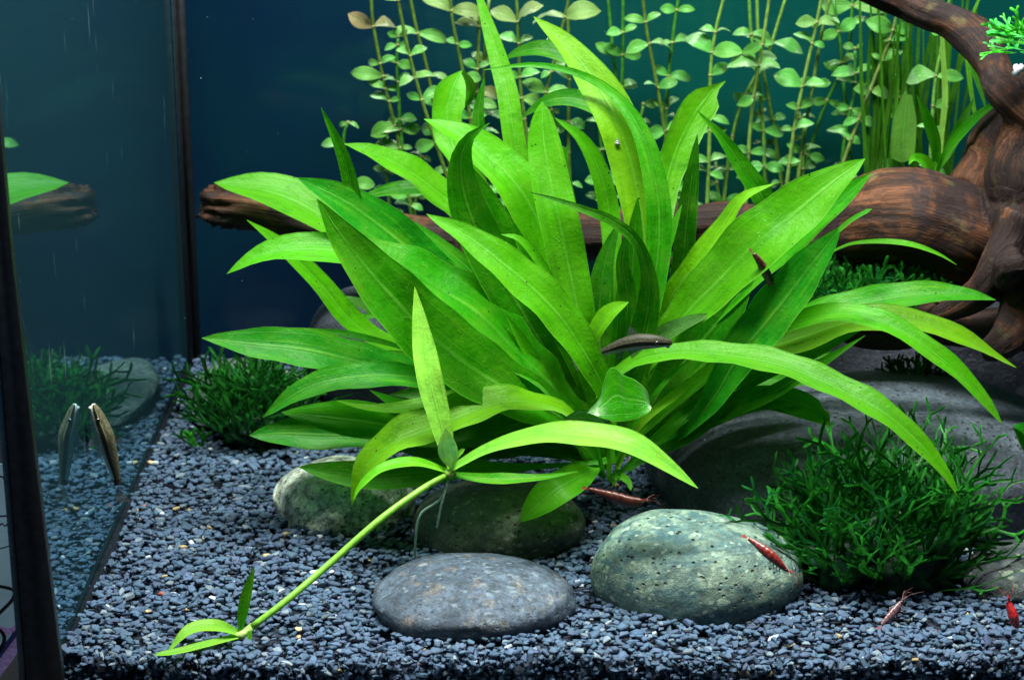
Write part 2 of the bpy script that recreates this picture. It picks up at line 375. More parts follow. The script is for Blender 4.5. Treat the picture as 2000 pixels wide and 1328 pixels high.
V, F = box(XL+0.02, XL+0.55, YB-0.22, YB-0.02, -3, 36); obj('seal_and_shade_strip', V, F, M_BROWNSIL, tank, label='dark back corner seal')
V, F = box(XL+0.02, XL+0.16, YB-1.1, YB-0.24, -3, 36); obj('seal_and_shade_strip', V, F, M_BROWNSIL, tank, label='dark seal strip on the side pane')
V, F = box(XL+0.03, XL+0.10, YB-1.45, YB-1.25, -3, 36); obj('glass_edge', V, F, M_EDGE, tank)

# ------------------------------------------------------------------ gravel
rs = np.random.RandomState(7)
def ground_z(x, y):
    return 0.22*math.sin(x*0.33+1.2)*math.cos(y*0.29) + 0.1*math.sin(x*0.9)*math.sin(y*0.8+2)
def chip_template():
    n = rs.randint(6, 9); ang = np.sort(rs.uniform(0, 2*math.pi, n)*0.35 + np.arange(n)*2*math.pi/n*0.9)
    r = rs.uniform(0.7, 1.1, n); asp = rs.uniform(0.6, 0.95)
    ring = np.stack([np.cos(ang)*r, np.sin(ang)*r*asp], 1)
    V = []; hs = [(-1, 0.6), (-0.5, 0.93), (0.4, 1.0), (0.85, 0.86), (1.05, 0.58)]
    for h, k in hs:
        for q in ring: V.append((q[0]*k, q[1]*k, h + rs.uniform(-0.07, 0.07)))
    F = []
    for i in range(len(hs)-1):
        for k in range(n): F.append((i*n+k, i*n+(k+1) % n, (i+1)*n+(k+1) % n, (i+1)*n+k))
    F.append(tuple(range(n))[::-1]); F.append(tuple((len(hs)-1)*n+k for k in range(n)))
    return np.array(V), F
temps = [chip_template() for _ in range(24)]
def gravel():
    pos = []
    def add(x, y, z, s=1.0, flat=0.30): pos.append((x, y, z, s, flat))
    N = 36000
    xs = rs.uniform(XL+0.12, 38, N); ys = rs.uniform(0.12, YB-0.1, N)
    keep = np.abs(xs) < (79.3+ys)*0.262+7.0
    for x, y in zip(xs[keep], ys[keep]): add(x, y, ground_z(x, y) + rs.uniform(-0.30, 0.08))
    for x, z in zip(rs.uniform(XL+0.1, 28, 4000), rs.uniform(-2.6, 0.0, 4000)): add(x, rs.uniform(0.0, 0.4), z + ground_z(x, 0)-0.05, 1.0, 1.2)
    Vs, Fs, Cs, off = [], [], [], 0
    for (x, y, z, s, flat) in pos:
        tv, tf = temps[rs.randint(24)]
        size = rs.uniform(0.15, 0.295)*s*(1.25 if rs.rand() < 0.08 else 1)
        v = tv*np.array([size, size, size*rs.uniform(0.22, 0.42)])
        a = rs.uniform(0, 2*math.pi); tilt = abs(rs.normal(0, flat)); b = rs.uniform(0, 2*math.pi)
        Rm = np.array(Matrix.Rotation(b, 3, 'Z') @ Matrix.Rotation(tilt, 3, 'X') @ Matrix.Rotation(a, 3, 'Z'))
        v = v @ Rm.T + np.array([x, y, z])
        t = rs.rand(); k = rs.uniform(0.68, 1.12)
        c = np.array([0.054, 0.090, 0.150])*k + rs.uniform(-0.006, 0.006, 3)
        if t < 0.011: c = np.array([0.42, 0.47, 0.55])*rs.uniform(0.5, 1.0)
        elif t < 0.0145: c = np.array([0.42, 0.32, 0.17])*rs.uniform(0.5, 1.1)
        elif t < 0.0152: c = np.array([0.42, 0.10, 0.06])
        elif t < 0.08: c = np.array([0.14, 0.18, 0.22])*rs.uniform(0.7, 1.1)
        Vs.append(v); Fs += [tuple(i+off for i in f) for f in tf]; off += len(v)
        Cs.append(np.tile(np.append(np.clip(c, 0.01, 1), 1), (len(v), 1)))
    obj('gravel', np.concatenate(Vs), Fs, M_GRAVEL, smooth=False, colors=np.concatenate(Cs), base=(0, 0, 0),
        kind='stuff', label='blue grey slate gravel covering the tank floor', cat='gravel')
gravel()
gx = np.linspace(XL+0.03, 41.9, 60); gy = np.linspace(0.5, YB-0.02, 40)
V = [(x, y, ground_z(x, y)-0.6) for y in gy for x in gx]; nx = len(gx)
F = [(j*nx+i, j*nx+i+1, (j+1)*nx+i+1, (j+1)*nx+i) for j in range(39) for i in range(59)]
V += [(x, 0.5, -3.0) for x in gx]; o = 40*nx; F += [(i, o+i, o+i+1, i+1) for i in range(59)]
obj('ground', V, F, simple('gravel_bed', (0.02, 0.026, 0.042), 0.8, 0.2, 0.6, 3, 0.5), kind='structure')

# ------------------------------------------------------------------ stones
def rock(name, px, py, Y, rx, ry, rz, mat, seed, amp=0.10, flat=2.3, skew=0.0, **k):
    c = P(px, py, Y); V, F = [], []; nu, nv = 96, 56
    for j in range(nv+1):
        ph = -math.pi/2 + math.pi*j/nv
        for i in range(nu):
            th = 2*math.pi*i/nu
            d = np.array([math.cos(ph)*math.cos(th), math.cos(ph)*math.sin(th), math.sin(ph)])
            q = (abs(d[0])**flat+abs(d[1])**flat+abs(d[2])**flat)**(-1/flat)
            n1 = noise.noise(Vector(d)*1.3+Vector((seed*7.1, seed*3.3, 0)))
            n2 = noise.noise(Vector(d)*3.4+Vector((0, seed*5.1, 1)))
            n3 = noise.noise(Vector(d)*11+Vector((0, seed*5.1, 1)))
            r = q*(1+amp*n1*1.6+amp*0.5*n2+amp*0.09*n3)
            v = np.array([d[0]*rx*r, d[1]*ry*r, d[2]*rz*r]); v[2] += skew*v[0]*max(0, d[2])
            V.append(c+v)
    for j in range(nv):
        for i in range(nu): F.append((j*nu+i, j*nu+(i+1) % nu, (j+1)*nu+(i+1) % nu, (j+1)*nu+i))
    b = c.copy(); b[2] = 0
    return obj(name, V, F, mat, base=b, **k)
G = 'river stones on the gravel'
rock('stone', 925, 1172, 4.9, 4.3, 3.4, 1.55, M_ST_FRONT, 1, 0.04, 2.12, label='flat oval blue grey stone lying nearest the front glass', cat='stone', group=G)
rock('stone', 1361, 1121, 6.9, 4.55, 3.4, 2.65, M_ST_GREEN, 2, 0.03, 2.1, skew=-0.06, label='domed pale green stone with pits, a red shrimp on it', cat='stone', group=G)
rock('stone', 975, 1022, 13, 3.95, 2.8, 1.95, M_ST_MID, 3, 0.04, 2.15, label='dark olive green stone with black flecks, behind the oval one', cat='stone', group=G)
rock('stone', 672, 985, 15.6, 3.15, 3.0, 2.0, M_ST_PALE, 4, 0.08, skew=-0.1, label='pale speckled granite stone under the drooping sword leaf', cat='stone', group=G)
rock('stone', 1690, 905, 18.6, 10.4, 7.3, 3.9, M_ST_DARK, 5, 0.04, 2.3, label='huge smooth dark grey slab stone behind the big moss clump', cat='stone', group=G)
rock('stone', 2010, 1132, 8, 3.0, 2.4, 1.5, M_ST_EDGE, 6, 0.07, label='streaked grey stone partly outside the picture beside the moss', cat='stone', group=G)
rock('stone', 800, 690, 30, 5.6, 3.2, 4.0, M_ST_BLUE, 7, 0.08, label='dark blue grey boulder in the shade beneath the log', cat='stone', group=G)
rock('stone', 1790, 690, 29.5, 8.5, 3.0, 3.6, M_ST_BLUE, 9, 0.08, label='added blackish boulder standing in for the shadow beneath the driftwood roots', cat='stone', group=G)  # dark boulder added where only shade falls behind the slab
rock('stone', 456, 765, 31, 2.3, 5.4, 0.5, M_ST_FLAT, 8, 0.08, label='flat pale stone behind the corner moss', cat='stone', group=G)

# ------------------------------------------------------------------ driftwood
def driftwood():
    tubes = []       # (px, py, Y, radius px)
    tubes.append([(1640, -60, 24, 34), (1700, -22, 24, 33), (1760, 5, 24, 32), (1810, 28, 23.5, 32), (1868, 48, 23, 35), (1915, 85, 22, 38), (1944, 135, 21, 32), (1962, 180, 20, 35), (2010, 225, 19.5, 40), (2080, 262, 19, 45)])
    tubes.append([(1540, 520, 23, 45), (1620, 470, 22, 66), (1700, 430, 21, 86), (1790, 425, 20.5, 92), (1870, 455, 20.5, 95), (1950, 500, 21, 92)])
    tubes.append([(2010, 170, 24, 50), (1975, 230, 24, 52), (1935, 300, 24, 50), (1900, 380, 23, 58)])
    tubes.append([(2040, 150, 20.5, 62), (2010, 260, 20, 60), (1995, 350, 19.5, 68), (1985, 430, 19, 58), (2010, 540, 18.5, 60)])
    tubes.append([(1995, 420, 17.5, 45), (1960, 500, 17, 38), (1925, 560, 17, 32), (1860, 603, 18, 24), (1790, 610, 19, 18)])
    tubes.append([(1960, 560, 16, 20), (1975, 520, 15.5, 36), (1998, 505, 15.5, 34)])
    tubes.append([(1500, 560, 22, 14), (1560, 592, 21, 19), (1620, 625, 20.5, 24), (1700, 655, 20.5, 30), (1800, 650, 20, 30), (1900, 640, 19, 34), (2020, 640, 18, 48)])
    tubes.append([(2040, 520, 17, 60), (2005, 600, 16.5, 50), (1965, 665, 16, 34), (1915, 690, 16, 20)])
    tubes.append([(1640, 470, 24, 50), (1540, 455, 26, 44), (1430, 432, 27, 34), (1330, 440, 27.5, 42), (1250, 460, 28, 48), (1150, 462, 28, 50), (1000, 470, 28.5, 48), (860, 465, 28.5, 42), (760, 452, 28, 36), (640, 436, 27.6, 40), (520, 412, 27, 42), (440, 400, 26.8, 40), (402, 396, 26.8, 36)])
    tubes.append([(1380, 500, 26, 14), (1320, 512, 25.5, 12), (1285, 508, 25.4, 9)])
    for (x, y, r, dx, dy) in ((408, 376, 13, -22, 2), (412, 400, 14, -20, -6), (412, 415, 14, -22, 4), (425, 430, 14, -16, 2), (432, 366, 10, -14, -8)):
        tubes.append([(x+25, y, 26.6, r+4), (x, y, 26.5, r), (x+dx*0.7, y+dy, 26.4, r*0.5)])
    Vs, Fs, segs = [], [], []
    off = 0; scum = 0
    for t in tubes:
        c = catmull([(a, b, Y, r) for a, b, Y, r in t], max(6, len(t)*5))
        pts = np.array([P(q[0], q[1], q[2]) for q in c]); rad = np.array([q[3]/pxcm(p) for q, p in zip(c, pts)])
        rad = rad*(1+0.10*np.array([noise.noise(Vector((i*0.23, off*0.01, 3))) for i in range(len(rad))]))
        v, f = tube(pts, rad, 20)
        Vs += list(v); Fs += [tuple(i+off for i in g) for g in f]; off += len(v)
        for i in range(len(pts)-1):
            segs.append((pts[i], pts[i+1], rad[i], scum)); scum += np.linalg.norm(pts[i+1]-pts[i])
        scum += 13
    me = mesh_data('tmp', np.array(Vs)*S, Fs); ob = bpy.data.objects.new('tmp', me); col.objects.link(ob)
    md = ob.modifiers.new('r', 'REMESH'); md.mode = 'VOXEL'; md.voxel_size = 0.17*S
    ms = ob.modifiers.new('s', 'SMOOTH'); ms.iterations = 3; ms.factor = 0.6
    bpy.context.view_layer.update(); dg = bpy.context.evaluated_depsgraph_get()
    res = bpy.data.meshes.new_from_object(ob.evaluated_get(dg)); bpy.data.objects.remove(ob)
    n = len(res.vertices); co = np.empty(n*3, dtype=np.float32); res.vertices.foreach_get('co', co); co = co.reshape(n, 3).astype(float)/S
    nn = np.empty(n*3, dtype=np.float32); res.vertices.foreach_get('normal', nn); nn = nn.reshape(n, 3)
    A = np.array([s[0] for s in segs]); B = np.array([s[1] for s in segs]); Rr = np.array([s[2] for s in segs]); C0 = np.array([s[3] for s in segs])
    AB = B-A; L2 = (AB**2).sum(1)+1e-9
    g = np.zeros((n, 3), dtype=np.float32)
    for s in range(0, n, 4000):
        q = co[s:s+4000]; t = np.clip(((q[:, None]-A)*AB).sum(2)/L2, 0, 1)
        cl = A+AB*t[..., None]; d = np.linalg.norm(q[:, None]-cl, axis=2)/Rr; k = d.argmin(1)
        ii = np.arange(len(q)); r = q-cl[ii, k]; ax = AB[k]/np.sqrt(L2[k])[:, None]
        a1 = np.cross(ax, np.array([0.2, 0.3, 0.93])); a1 /= np.linalg.norm(a1, axis=1)[:, None]; a2 = np.cross(ax, a1)
        g[s:s+4000, 0] = C0[k]+t[ii, k]*np.sqrt(L2[k]); rn = np.linalg.norm(r, axis=1)+1e-6
        g[s:s+4000, 1] = (r*a1).sum(1)/rn; g[s:s+4000, 2] = (r*a2).sum(1)/rn
    disp = np.empty(n)
    for i in range(n):
        x = Vector((g[i, 0]*0.22, g[i, 1]*1.7, g[i, 2]*1.7)); p = Vector(co[i])
        endf = 1.0 + 1.6*max(0, min(1, (-12.5-co[i, 0])/2))
        disp[i] = 0.11*noise.noise(x*1.3)*endf*(2 if endf > 1 else 1) + 0.03*noise.noise(x*3.3)*endf*endf + 0.16*noise.noise(p*0.5) + 0.012*noise.noise(Vector((x[0]*1.5, x[1]*7, x[2]*7)))*endf
    co = co + nn*disp[:, None]
    b = np.array([20, 20, 5.0])
    res.vertices.foreach_set('co', ((co-b)*S).astype(np.float32).ravel())
    at = res.attributes.new('grain', 'FLOAT_VECTOR', 'POINT'); at.data.foreach_set('vector', g.ravel())
    res.materials.clear(); res.materials.append(M_WOOD); res.polygons.foreach_set('use_smooth', [True]*len(res.polygons)); res.update()
    res.name = 'driftwood'
    o = bpy.data.objects.new('driftwood', res); col.objects.link(o); o.location = Vector(b)*S
    prop(o, 'twisted reddish brown driftwood with a ragged broken end', 'driftwood')
driftwood()

# ------------------------------------------------------------------ leaves
ZUP = np.array([0, 0, 1.0])
lr = random.Random(11)
def leaf_geo(pts, Y, wd, k=0.45, fold=0.22, wave=0.10, pk=0.55, pet=0.0, petw=10, n=34, m=9, edges=None, twist=None, freq=None, ty=0.0):
    """pts: midrib base->tip in photo pixels; Y: depths (start, ..., end); wd: greatest width in px or [(t, w), ...]"""
    if edges is not None:
        a = catmull(edges[0], n); b = catmull(edges[1], n); cpx = (a+b)/2; wpx = np.linalg.norm(a-b, axis=1)
    else:
        cpx = catmull(pts, n)
    ts = np.linspace(0, 1, n); Yv = np.interp(ts, np.linspace(0, 1, len(Y)), Y)
    if edges is None:
        if isinstance(wd, (list, tuple)):
            wpx = np.interp(ts, [q[0] for q in wd], [q[1] for q in wd])
            wpx = np.convolve(np.pad(wpx, 2, mode='edge'), [0.1, 0.2, 0.4, 0.2, 0.1], 'valid'); wpx[-1] = 1
        else:
            s = np.clip((ts-pet)/(1-pet), 0, 1); al = math.log(0.5)/math.log(pk)
            wpx = wd*np.sin(math.pi*np.power(s, al))**0.85
            wpx = np.maximum(wpx, petw*np.clip((1-ts)*8, 0, 1)); wpx[-1] = 0.8
    C = np.array([P(cpx[i][0], cpx[i][1], Yv[i]) for i in range(n)])
    arc = np.concatenate([[0], np.cumsum(np.linalg.norm(np.diff(C, axis=0), axis=1))])
    ph1, ph2 = lr.uniform(0, 6.28), lr.uniform(0, 6.28); fq = freq if freq else lr.uniform(0.5, 0.95)
    V, UV = [], []; Nprev = None
    for i in range(n):
        T = nrm(C[min(i+1, n-1)]-C[max(i-1, 0)]); view = nrm(CAM-C[i])
        Nn = (1-k)*view + k*ZUP; Nn = nrm(Nn - T*np.dot(Nn, T))
        if Nprev is not None: Nn = nrm(0.5*Nn+0.5*Nprev); Nn = nrm(Nn-T*np.dot(Nn, T))
        Nprev = Nn
        if twist is not None:
            a = np.interp(ts[i], [q[0] for q in twist], [q[1] for q in twist]); q = Matrix.Rotation(a, 3, Vector(T)); Nn = np.array(q @ Vector(Nn))
        L = np.cross(T, Nn); Lc = nrm(np.cross(T, view)); f = max(0.45, abs(np.dot(L, Lc)))
        hw = 0.94*wpx[i]/pxcm(C[i])/2/f
        if edges is not None:
            A_, B_ = P(a[i][0], a[i][1], Yv[i]+ty), P(b[i][0], b[i][1], Yv[i]-ty); hw = np.linalg.norm(A_-B_)/2; C[i] = (A_+B_)/2; L = nrm(B_-A_); Nn = nrm(np.cross(L, T)); Nn = Nn if np.dot(Nn, view) > 0 else -Nn
        for j in range(m):
            u = -1+2*j/(m-1); au = abs(u)
            h = fold*hw*(au**1.2) + wave*min(hw, 1.0)*(au**1.6)*math.sin(arc[i]*fq*2*math.pi/2.2+(ph1 if u > 0 else ph2))
            h += 0.05*hw*math.sin(arc[i]*1.3+ph1)
            V.append(C[i]+L*u*hw*(1-0.12*fold*au)+Nn*h); UV.append((u*0.5+0.5, arc[i]/10))
    F = [(i*m+j, i*m+j+1, (i+1)*m+j+1, (i+1)*m+j) for i in range(n-1) for j in range(m-1)]
    return V, F, UV
BR = (0.085, 0.43, 0.003); MD = (0.028, 0.300, 0.002); BL = (0.012, 0.28, 0.010); DK = (0.010, 0.17, 0.002); YL = (0.17, 0.50, 0.006); DU = (0.05, 0.16, 0.03)
crown = P(1190, 935, 15)
sword = empty('sword_plant', (crown[0], crown[1], 0), label='large sword plant with a fan of broad bright green leaves', cat='aquarium plant')
def L(tint, Y, wd, pts, parent=None, mat=None, **kw):
    v, f, uv = leaf_geo(pts, Y, wd, **kw)
    j = lambda x: x*lr.uniform(0.9, 1.1)
    return obj('leaf', v, f, mat or M_LEAF, parent or sword, uv=uv, tint=tuple(j(x) for x in tint))
# front and left
L(BR, (10, 8.6, 9, 10), 82, [(1198, 905), (1185, 780), (1120, 655), (1035, 560), (935, 478), (833, 418)], pk=.58, k=.5)
L(MD, (14, 11, 10, 10), 138, [(1185, 905), (1110, 825), (1000, 765), (880, 690), (770, 585), (680, 478), (618, 388)], pk=.52, k=.35)
L(MD, (15, 13, 12.5, 12.5), 105, [(1188, 905), (1130, 815), (1040, 715), (930, 612), (830, 543), (760, 502), (690, 462)], pk=.6, k=.6)
L(BL, (17, 17, 16, 15), 92, [(1150, 850), (1000, 690), (900, 580), (800, 490), (700, 410), (580, 347)], pk=.7, k=.4)
L(BR, (18, 22, 24, 25), 84, [(1150, 850), (950, 680), (800, 545), (720, 480), (640, 425), (540, 378), (418, 357)], pk=.78, k=.55)
L(MD, (17, 18, 16, 15.5), [(0, 10), (.45, 18), (.62, 30), (.8, 36), (.92, 24), (1, 1)], [(1150, 860), (960, 670), (790, 550), (712, 480), (693, 400), (670, 305), (627, 210)], k=.2)
L(BR, (18, 20, 20, 19), 60, [(1150, 850), (1060, 640), (970, 490), (890, 405), (800, 337), (735, 302), (672, 281)], pk=.72, k=.6)
L(DK, (20, 24, 24), 32, [(1050, 560), (950, 430), (880, 378), (790, 368), (695, 388)], pk=.7)
L(BR, (18, 17, 15, 14), 66, [(1150, 870), (950, 690), (820, 575), (740, 515), (640, 487), (550, 488), (490, 507), (443, 535)], pk=.7, k=.55)
L(BR, (18, 19, 18, 17), 46, [(1150, 880), (960, 750), (830, 700), (740, 665), (680, 620), (620, 550), (550, 480), (482, 430)], pk=.7, k=.5)
L(BL, (17, 15, 13.5, 12.5), 82, [(1150, 880), (980, 800), (820, 735), (700, 705), (600, 684), (500, 672), (394, 660)], pk=.72, k=.4)
L(MD, (18, 17, 16.5), 15, [(860, 700), (760, 672), (690, 655), (635, 648), (582, 644)], pk=.6)
L(DK, (18, 21, 22), 40, [(1150, 860), (960, 740), (860, 675), (780, 632), (710, 595), (648, 576)], pk=.65)
L(MD, (19, 20), 16, [(880, 640), (820, 595), (770, 600), (720, 618), (668, 622)], pk=.6)
L(MD, (16, 15, 14), 46, [(1150, 880), (1010, 800), (900, 742), (800, 712), (700, 702), (617, 704)], pk=.7, k=.3)
L(BL, (15, 13, 11.5, 11), 56, [(1140, 870), (1020, 800), (900, 755), (780, 735), (670, 738), (585, 765), (513, 815)], pk=.7, k=.45)
L(MD, (14, 12.5, 11.5), 82, [(1140, 885), (1020, 870), (880, 850), (750, 830), (640, 815), (550, 805)], pk=.68, k=.35)
L(BL, (15, 13.5, 12.5), 68, [(1130, 880), (1000, 870), (860, 860), (740, 852), (640, 850), (560, 846), (487, 850)], pk=.8, k=.35)
L(YL, (13, 11.5, 10.5), [(0, 12), (.25, 44), (.5, 44), (.75, 24), (1, 1)], [(1120, 800), (1000, 775), (880, 785), (780, 798), (710, 795), (657, 782)], k=.6)
L(YL, (12.5, 10.4, 9.2, 8.5, 8.3), [(0, 8), (.2, 34), (.42, 74), (.62, 80), (.8, 56), (.92, 28), (1, 1)], [(1150, 850), (1100, 802), (1010, 785), (930, 797), (850, 832), (775, 862), (722, 900), (698, 945), (687, 986)], k=.62, fold=.3)
L(DK, (13, 12.5, 12), 52, [(1130, 812), (1050, 815), (970, 840), (890, 862), (800, 872)], pk=.5)
L(MD, (13, 12, 11.2, 10.6), 66, [(1195, 900), (1100, 908), (1000, 914), (900, 917), (800, 924), (700, 928), (583, 912)], pk=.72, k=.3)
L(BR, (13.5, 11, 10), 72, [(1185, 895), (1150, 920), (1090, 955), (1045, 990), (1016, 1019)], pk=.55, k=.3, n=24)
# centre, upright
L(BR, (14, 13, 14, 16.5), [(0, 14), (.3, 66), (.55, 86), (.75, 84), (.88, 72), (.95, 50), (.985, 26), (1, 3)], [(1172, 850), (1150, 720), (1125, 590), (1100, 470), (1078, 370), (1062, 275), (1059, 199)], k=.3)
L(BR, (16, 15.5, 16.5, 18), 98, [(1170, 860), (1130, 690), (1085, 530), (1045, 420), (985, 335), (910, 270), (828, 233)], pk=.62, k=.55)
L(MD, (15, 14, 13.5, 13), [(0, 12), (.25, 70), (.5, 100), (.75, 84), (.88, 46), (.94, 16), (1, 1)], [(1172, 875), (1100, 740), (1020, 610), (950, 490), (912, 400), (900, 325), (915, 272), (957, 240)], k=.25)
L(MD, (16, 15, 14.6), 112, [(1178, 880), (1125, 760), (1045, 620), (985, 500), (945, 400), (905, 310)], pk=.55, k=.4)
L(MD, (15, 14.4, 14), 60, [(1180, 870), (1150, 760), (1100, 640), (1050, 545), (1000, 440)], pk=.55, k=.3)
L(BR, (16, 18, 21, 25), [(0, 10), (.3, 30), (.6, 48), (.78, 46), (.9, 32), (1, 6)], [(1150, 860), (1085, 620), (1030, 430), (1005, 280), (990, 180), (965, 90), (928, -30)], k=.4)
L(BR, (18, 21, 24), 0, None, edges=([(1060, 560), (960, 430), (885, 330), (850, 280), (843, 225), (848, 175), (872, 152), (901, 138)], [(1075, 550), (1000, 430), (935, 330), (905, 250), (903, 218), (914, 205), (910, 170), (903, 140)]), k=.3)
L(DK, (20, 21), 22, [(903, 140), (917, 165), (918, 190), (908, 210)], pk=.5, n=12)
L(DK, (20, 22), 27, [(1010, 420), (950, 300), (934, 235), (946, 150)], pk=.6)
L(YL, (13.5, 14.2, 16.5, 20), 92, [(1235, 820), (1262, 650), (1262, 500), (1245, 370), (1212, 255), (1165, 165), (1105, 88), (1042, 33)], pk=.62, k=.45)
L(MD, (13, 13.2, 14.5, 17, 17), [(0, 12), (.25, 46), (.42, 58), (.58, 48), (.68, 28), (.78, 16), (.92, 11), (1, 1)], [(1215, 860), (1245, 700), (1275, 570), (1288, 450), (1278, 345), (1245, 245), (1190, 178), (1120, 142), (1040, 127), (945, 137)], k=.35)
L(DK, (13, 12, 11.5, 11), [(0, 10), (.18, 40), (.36, 66), (.5, 46), (.6, 24), (.72, 24), (.86, 15), (1, 1)], [(1200, 900), (1225, 770), (1258, 640), (1268, 550), (1245, 475), (1195, 432), (1140, 410), (1085, 390), (1035, 376)], k=.25)
L(MD, (15, 13.5, 13.5), 62, [(1190, 880), (1212, 710), (1232, 570), (1240, 460), (1246, 385)], pk=.55, k=.2)
L(DK, (14.5, 13.2, 13), 40, [(1195, 880), (1214, 720), (1226, 590), (1216, 510), (1236, 430)], pk=.6, k=.2)
L(BR, (16, 18, 20.5, 21), 44, [(1192, 850), (1188, 700), (1195, 560), (1193, 440), (1172, 340), (1136, 272), (1083, 230)], pk=.68, k=.4)
L(MD, (19, 20, 21), 44, [(1170, 700), (1130, 520), (1110, 420), (1100, 330), (1110, 280)], pk=.6)
L(DK, (22, 24), 42, [(1190, 230), (1140, 125), (1070, 98), (1015, 102), (982, 118)], pk=.5, k=.4, n=20)
L(DK, (21, 23), 38, [(1215, 340), (1190, 235), (1130, 195), (1070, 198), (1015, 232)], pk=.5, k=.4, n=20)
L(BR, (15, 17, 20, 23), 0, None, edges=([(1240, 760), (1265, 560), (1275, 400), (1290, 290), (1320, 215), (1352, 178), (1385, 168), (1416, 158)], [(1255, 765), (1290, 570), (1318, 400), (1345, 320), (1380, 250), (1402, 215), (1398, 185), (1417, 160)]), k=.4)
L(DK, (18, 20, 20), 46, [(1255, 820), (1300, 660), (1330, 530), (1342, 420), (1355, 320), (1362, 262)], pk=.62, k=.2)
L(MD, (17, 18.5, 18, 17.5), [(0, 10), (.4, 30), (.62, 54), (.78, 42), (.92, 20), (1, 1)], [(1250, 800), (1390, 600), (1500, 490), (1505, 420), (1455, 335), (1410, 270), (1362, 217)], k=.4)
# right
L(BR, (15, 12.5, 11.5, 12), 122, [(1212, 865), (1250, 730), (1340, 615), (1430, 522), (1525, 438), (1610, 370), (1690, 310)], pk=.66, k=.45)
L(MD, (15, 13.5, 13), 54, [(1250, 800), (1420, 600), (1560, 465), (1640, 392), (1702, 338)], pk=.75, k=.5)
L(YL, (16, 14.5, 14), 44, [(1240, 770), (1300, 600), (1362, 512), (1412, 440), (1450, 388), (1515, 358)], pk=.5, k=.6)
L(DK, (14.5, 14, 13.5), 100, [(1222, 885), (1290, 765), (1365, 675), (1425, 600), (1472, 530)], pk=.6, k=.3)
L(BL, (14, 12, 10.5, 9.5), 98, [(1225, 920), (1330, 848), (1390, 782), (1440, 702), (1500, 625), (1575, 532), (1643, 443)], pk=.68, k=.4)
L(MD, (9.4, 9.2), 5, [(1638, 450), (1665, 428), (1703, 408)], n=8, m=3)
L(DU, (12.5, 12, 11.5), 34, [(1190, 735), (1258, 678), (1320, 640), (1393, 612)], pk=.6, k=.4, n=22)
L(BR, (12, 10.5, 8.5, 6.5, 5), [(0, 18), (.15, 32), (.4, 52), (.7, 54), (.88, 34), (1, 1)], [(1165, 770), (1235, 708), (1320, 690), (1420, 692), (1520, 712), (1620, 748), (1720, 803), (1800, 870), (1850, 930), (1875, 975)], k=.6)
L(BR, (14, 12.5, 11, 9, 8), [(0, 10), (.3, 30), (.6, 44), (.82, 40), (.94, 24), (1, 1)], [(1250, 850), (1400, 722), (1520, 642), (1620, 614), (1700, 622), (1780, 658), (1860, 718), (1920, 778), (1957, 828)], k=.6)
L(YL, (15, 13.5, 13, 12.5), [(0, 10), (.2, 44), (.42, 82), (.65, 56), (.85, 36), (1, 1)], [(1240, 865), (1380, 745), (1500, 680), (1600, 645), (1700, 624), (1800, 632), (1890, 665), (1985, 718)], k=.6)
L(MD, (16, 16, 15.5, 15), 56, [(1300, 820), (1470, 680), (1600, 612), (1700, 588), (1800, 575), (1880, 574), (1945, 586)], pk=.66, k=.5)
L(MD, (15, 14.2, 13.5), 52, [(1240, 885), (1380, 780), (1500, 718), (1590, 685), (1690, 640)], pk=.5, k=.3)
L(MD, (14, 12.5, 12), 32, [(1230, 910), (1400, 818), (1500, 772), (1600, 712), (1690, 655)], pk=.5, k=.3)
L(MD, (14.5, 13.5, 12.5), 0, None, edges=([(1290, 850), (1390, 782), (1470, 752), (1550, 755), (1600, 778), (1608, 795), (1621, 805)], [(1300, 870), (1400, 805), (1450, 785), (1510, 800), (1570, 818), (1600, 826), (1622, 832)]), k=.3)
L(MD, (15, 15), 56, [(1280, 870), (1400, 790), (1480, 745), (1580, 750)], pk=.55)
L(BR, (16, 14, 13), [(0, 4), (.45, 4), (.62, 7), (.8, 14), (1, 1)], [(1450, 700), (1560, 545), (1637, 486), (1700, 472), (1770, 476), (1830, 495), (1868, 517)], k=.5)
L(YL, (13, 12.6), 38, [(1150, 720), (1160, 655), (1190, 612), (1228, 590)], pk=.6, k=.5, n=20)
L(BR, (13.5, 12.6), [(0, 8), (.6, 18), (.8, 20), (.92, 14), (1, 1)], [(1165, 800), (1125, 650), (1065, 530), (1018, 470), (979, 458)], k=.5)
L(MD, (19, 20), 22, [(1182, 760), (1178, 640), (1158, 570), (1140, 525)], pk=.6)
L(MD, (9.2, 8.4, 8.0), 0, None, edges=([(1268, 782), (1262, 762), (1238, 742), (1215, 733), (1193, 717), (1180, 745), (1172, 778), (1147, 806)], [(1272, 795), (1268, 805), (1245, 818), (1215, 824), (1195, 823), (1175, 818), (1160, 812), (1147, 806)]), fold=.08, wave=.03, ty=.5)
L(DK, (10, 9, 8.8), 0, None, edges=([(1222, 850), (1180, 812), (1140, 796), (1110, 808), (1088, 832)], [(1222, 856), (1180, 850), (1140, 846), (1110, 840), (1088, 832)]), k=.5, n=20)
